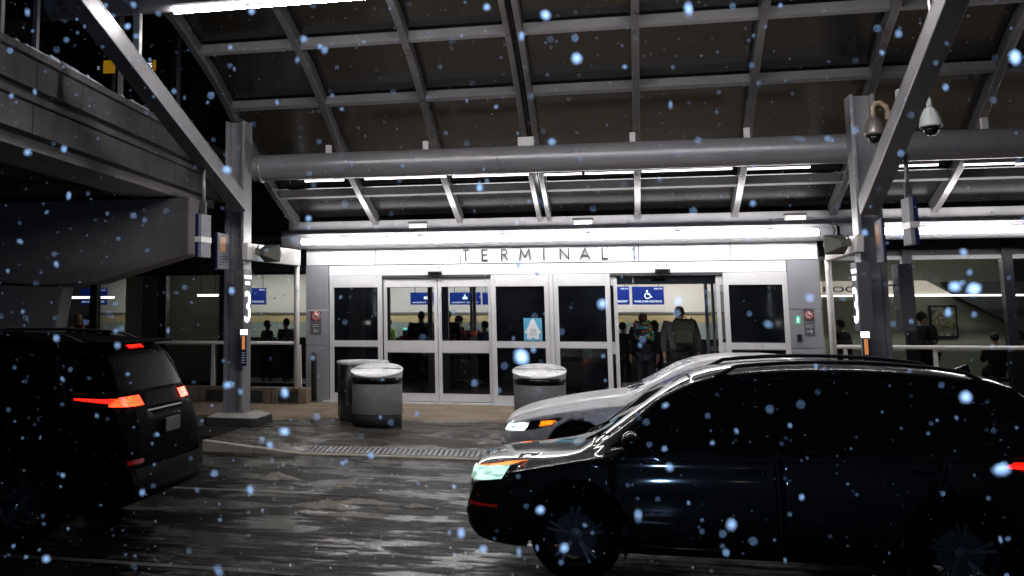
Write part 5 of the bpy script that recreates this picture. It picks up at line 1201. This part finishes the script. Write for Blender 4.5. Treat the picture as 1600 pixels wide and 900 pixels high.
MB().lathe([(.0001, 0), (.03, .0), (.032, .02), (.032, .14), (.02, .17)], n=16).build('bottle_body', 'bottle_green', t); MB().lathe([(.022, .17), (.022, .2), (.0001, .205)], n=16).build('cap', 'sign_white', t)
person(1061, 478, 23.2, 'tall man in long grey coat with olive backpack in the open doorway', 'coat_gray', 'trouser', 'hair_brown', face=-.1, build=1.22)
backpack(1069, 498, 541, 22.92, 32, 'olive', 'large olive backpack worn by the tall man in the grey coat')
person(1022, 500, 25.6, 'dark-clothed woman beyond the man with the bright rucksack', 'jacket_black', hair='hair_dark', longhair=True, face=.3)
person(973, 503, 25.4, 'person in black at the left edge of the open doorway, half hidden by the jamb', 'jacket_black', face=-.6)
t = thing('suitcase', 'dark red suitcase standing by the tall man in the doorway', 'suitcase', (X_(1046, 560, 23.6), 23.5, 0)); MB().box(-.2, .2, -.13, .13, .06, .62).build('shell', 'red_dark', t, .04); MB().tube([(-.1, 0, .62), (-.1, 0, 1.0), (.1, 0, 1.0), (.1, 0, .62)], .01, 8).build('handle', 'chrome', t)
for s in (-1, 1): MB().lathe([(.03, -.02), (.03, .02)], (s*.15, 0, .035), 12, 'y').build('castor', 'rubber', t)
person(658, 486, 26.6, 'broad man in black by the kiosk pair, seen through the left closed door leaf', 'jacket_black', face=.4, build=1.25, pose='reach')
person(606, 497, 27.4, 'worker in high-visibility vest at the left edge of the closed doors', 'hivis', face=1.2)
person(699, 484, 26.9, 'tall man in black standing at the left edge of the right door leaf', 'jacket_black', face=.2, build=1.15)
person(717, 493, 27.2, 'man wearing a dark red cap beside the single kiosk', 'jacket_black', hat='red_dark', face=-1.1, pose='reach')
person(738, 500, 28, 'person in dark clothes behind the post in the right door leaf', 'navy', face=.5)
person(757, 501, 26.4, 'man in denim blue shirt bending at the right of the closed doors', 'denim', face=.9, pose='reach')
person(103, 494, 27.5, 'woman in pale camouflage top in the hall far left, hair up', 'camo', face=.2)
person(123, 490.5, 27.8, 'woman with light curly hair and dark red top in the hall far left', 'red_cloth', hair='hair_light', longhair=True, face=-.5)
person(140, 492.5, 28, 'man in dark shirt at the far left hall beside the mullion', 'navy', face=-1.3)
person(418, 500, 26.2, 'man in black coat right of the left column pylon', 'jacket_black', skin='skin_dark', face=-.8)
person(447, 497, 26.0, 'person in dark clothes behind the tall white post left of the entrance', 'jacket_black', face=1.0)
person(1440, 486, 24.4, 'man in black puffer jacket holding up a phone by the painting', 'jacket_black', skin='skin', face=-1.2, build=1.3, pose='phone')
person(1553, 519, 25.5, 'seated person with dark hair near the right edge, below the stair', 'jacket_black', pose='sit', H=1.6)
person(1312, 498, 25.0, 'person in black behind the railing left of the right column', 'jacket_black', face=.7)
t = thing('seat_bench', 'dark bench under the seated person by the right edge', 'bench', (X_(1553, 560, 25.5), 25.45, 0)); MB().box(-.9, .9, -.25, .25, .36, .43).build('seat', 'kiosk', t, .01)
for s in (-.7, .7): MB().box(s-.03, s+.03, -.2, .2, .003, .358).build('leg', 'mullion', t)

for x, y, lb in ((-13, -16, 'left'), (3, -19, 'middle'), (17, -15, 'right')):   # unseen lamps added across the road to make glints in the dark panes
    t = thing('glint_lamp', 'tall unseen street lamp added behind the photographer for glints, %s one of three' % lb, 'street lamp', (x, y, RZ), 0, 'street lamps added for glints')
    MB().lathe([(.11, .003), (.1, .4), (.06, 6.4)], n=16).tube([(0, 0, 6.4), (0, .5, 6.7), (0, 1.1, 6.75)], .05, 10).build('pole', 'steel', t)
    MB().box(-.14, .14, .9, 1.5, 6.68, 6.78).build('lamp_head', 'steel', t, .02); MB().box(-.11, .11, .95, 1.45, 6.64, 6.678).build('lamp_glass', 'downlight', t)
# ================================================================ FALLING SNOW (clumps hanging in the air, all through the canopy mouth)
rnd = random.Random(21); bm = bmesh.new()
ico = bmesh.new(); bmesh.ops.create_icosphere(ico, subdivisions=1, radius=1); iv = [v.co.copy() for v in ico.verts]; ifc = [[v.index for v in f.verts] for f in ico.faces]; ico.free()
vs, fs = [], []
NF = 5600
for i in range(NF):
    Y = 1.1+8.5*rnd.random(); x = rnd.uniform(-.95, .78)*Y+rnd.uniform(-.9, .9); z = 1.95+rnd.uniform(-.28, .36)*Y+rnd.uniform(-.3, .3)
    if z < RZ: continue
    if Y > 8.4 and (x > -1.6 or x < -3.8) and z < 1.9: continue
    r = .0012+.0055*rnd.random()**5
    if rnd.random() < .03: r *= 1.4
    R = Matrix.Rotation(rnd.uniform(0, 6), 3, 'X') @ Matrix.Rotation(rnd.uniform(0, 6), 3, 'Z'); sc = (r, r*rnd.uniform(.5, 1), r*rnd.uniform(.6, 1.9))
    o = len(vs)
    for v in iv:
        j = rnd.uniform(.75, 1.2); vs.append(Vector((x, Y, z))+R @ Vector((v.x*sc[0]*j, v.y*sc[1]*j, v.z*sc[2]*j)))
    fs += [[o+k for k in f] for f in ifc]
bm.free(); me = bpy.data.meshes.new('falling_snow'); me.from_pydata([tuple(v) for v in vs], [], fs); me.materials.append(MAT['snowflake'])
tag(link('falling_snow', me), 'pale blue snowflakes falling through the night air in front of the terminal', 'snow', None, 'stuff')

# ================================================================ WORLD, LIGHT, CAMERA
sc_ = bpy.context.scene
w = bpy.data.worlds.new('World'); sc_.world = w; w.use_nodes = True
bg = w.node_tree.nodes['Background']; bg.inputs[0].default_value = (.9, .82, .95, 1); bg.inputs[1].default_value = .012
# unseen flash lamp, added above the camera so the nearest snow shows
ld = bpy.data.lights.new('snow_flash', 'POINT'); ld.energy = FLAKE_W; ld.color = (.40, .62, 1.); ld.shadow_soft_size = .12
lo = bpy.data.objects.new('snow_flash', ld); C.objects.link(lo); lo.location = (.3, -.15, 2.5)
cam = bpy.data.cameras.new('camera'); co = bpy.data.objects.new('camera', cam); C.objects.link(co); sc_.camera = co
cam.sensor_width = 36; cam.sensor_fit = 'HORIZONTAL'; cam.lens = F_/1600*36; cam.shift_x = (800-PX)/1600; cam.shift_y = -(450-PY)/1600; cam.clip_start = .05; cam.clip_end = 600
mt = Matrix.Identity(4)
for i in range(3): mt[i][0] = RR[i]; mt[i][1] = UU[i]; mt[i][2] = -FF[i]
mt[2][3] = CZ; co.matrix_world = mt
cam.dof.use_dof = True; cam.dof.focus_distance = 21.; cam.dof.aperture_fstop = 4.5
vs_ = sc_.view_settings; vs_.view_transform = 'Standard'; vs_.look = 'None'; vs_.gamma = 1; vs_.exposure = EXPO
sc_.render.engine = 'CYCLES'; cy = sc_.cycles; cy.use_denoising = True; cy.denoiser = 'OPENIMAGEDENOISE'; cy.max_bounces = 7; cy.diffuse_bounces = 3; cy.glossy_bounces = 4; cy.transparent_max_bounces = 16; cy.sample_clamp_indirect = 6; cy.caustics_reflective = False; cy.caustics_refractive = False
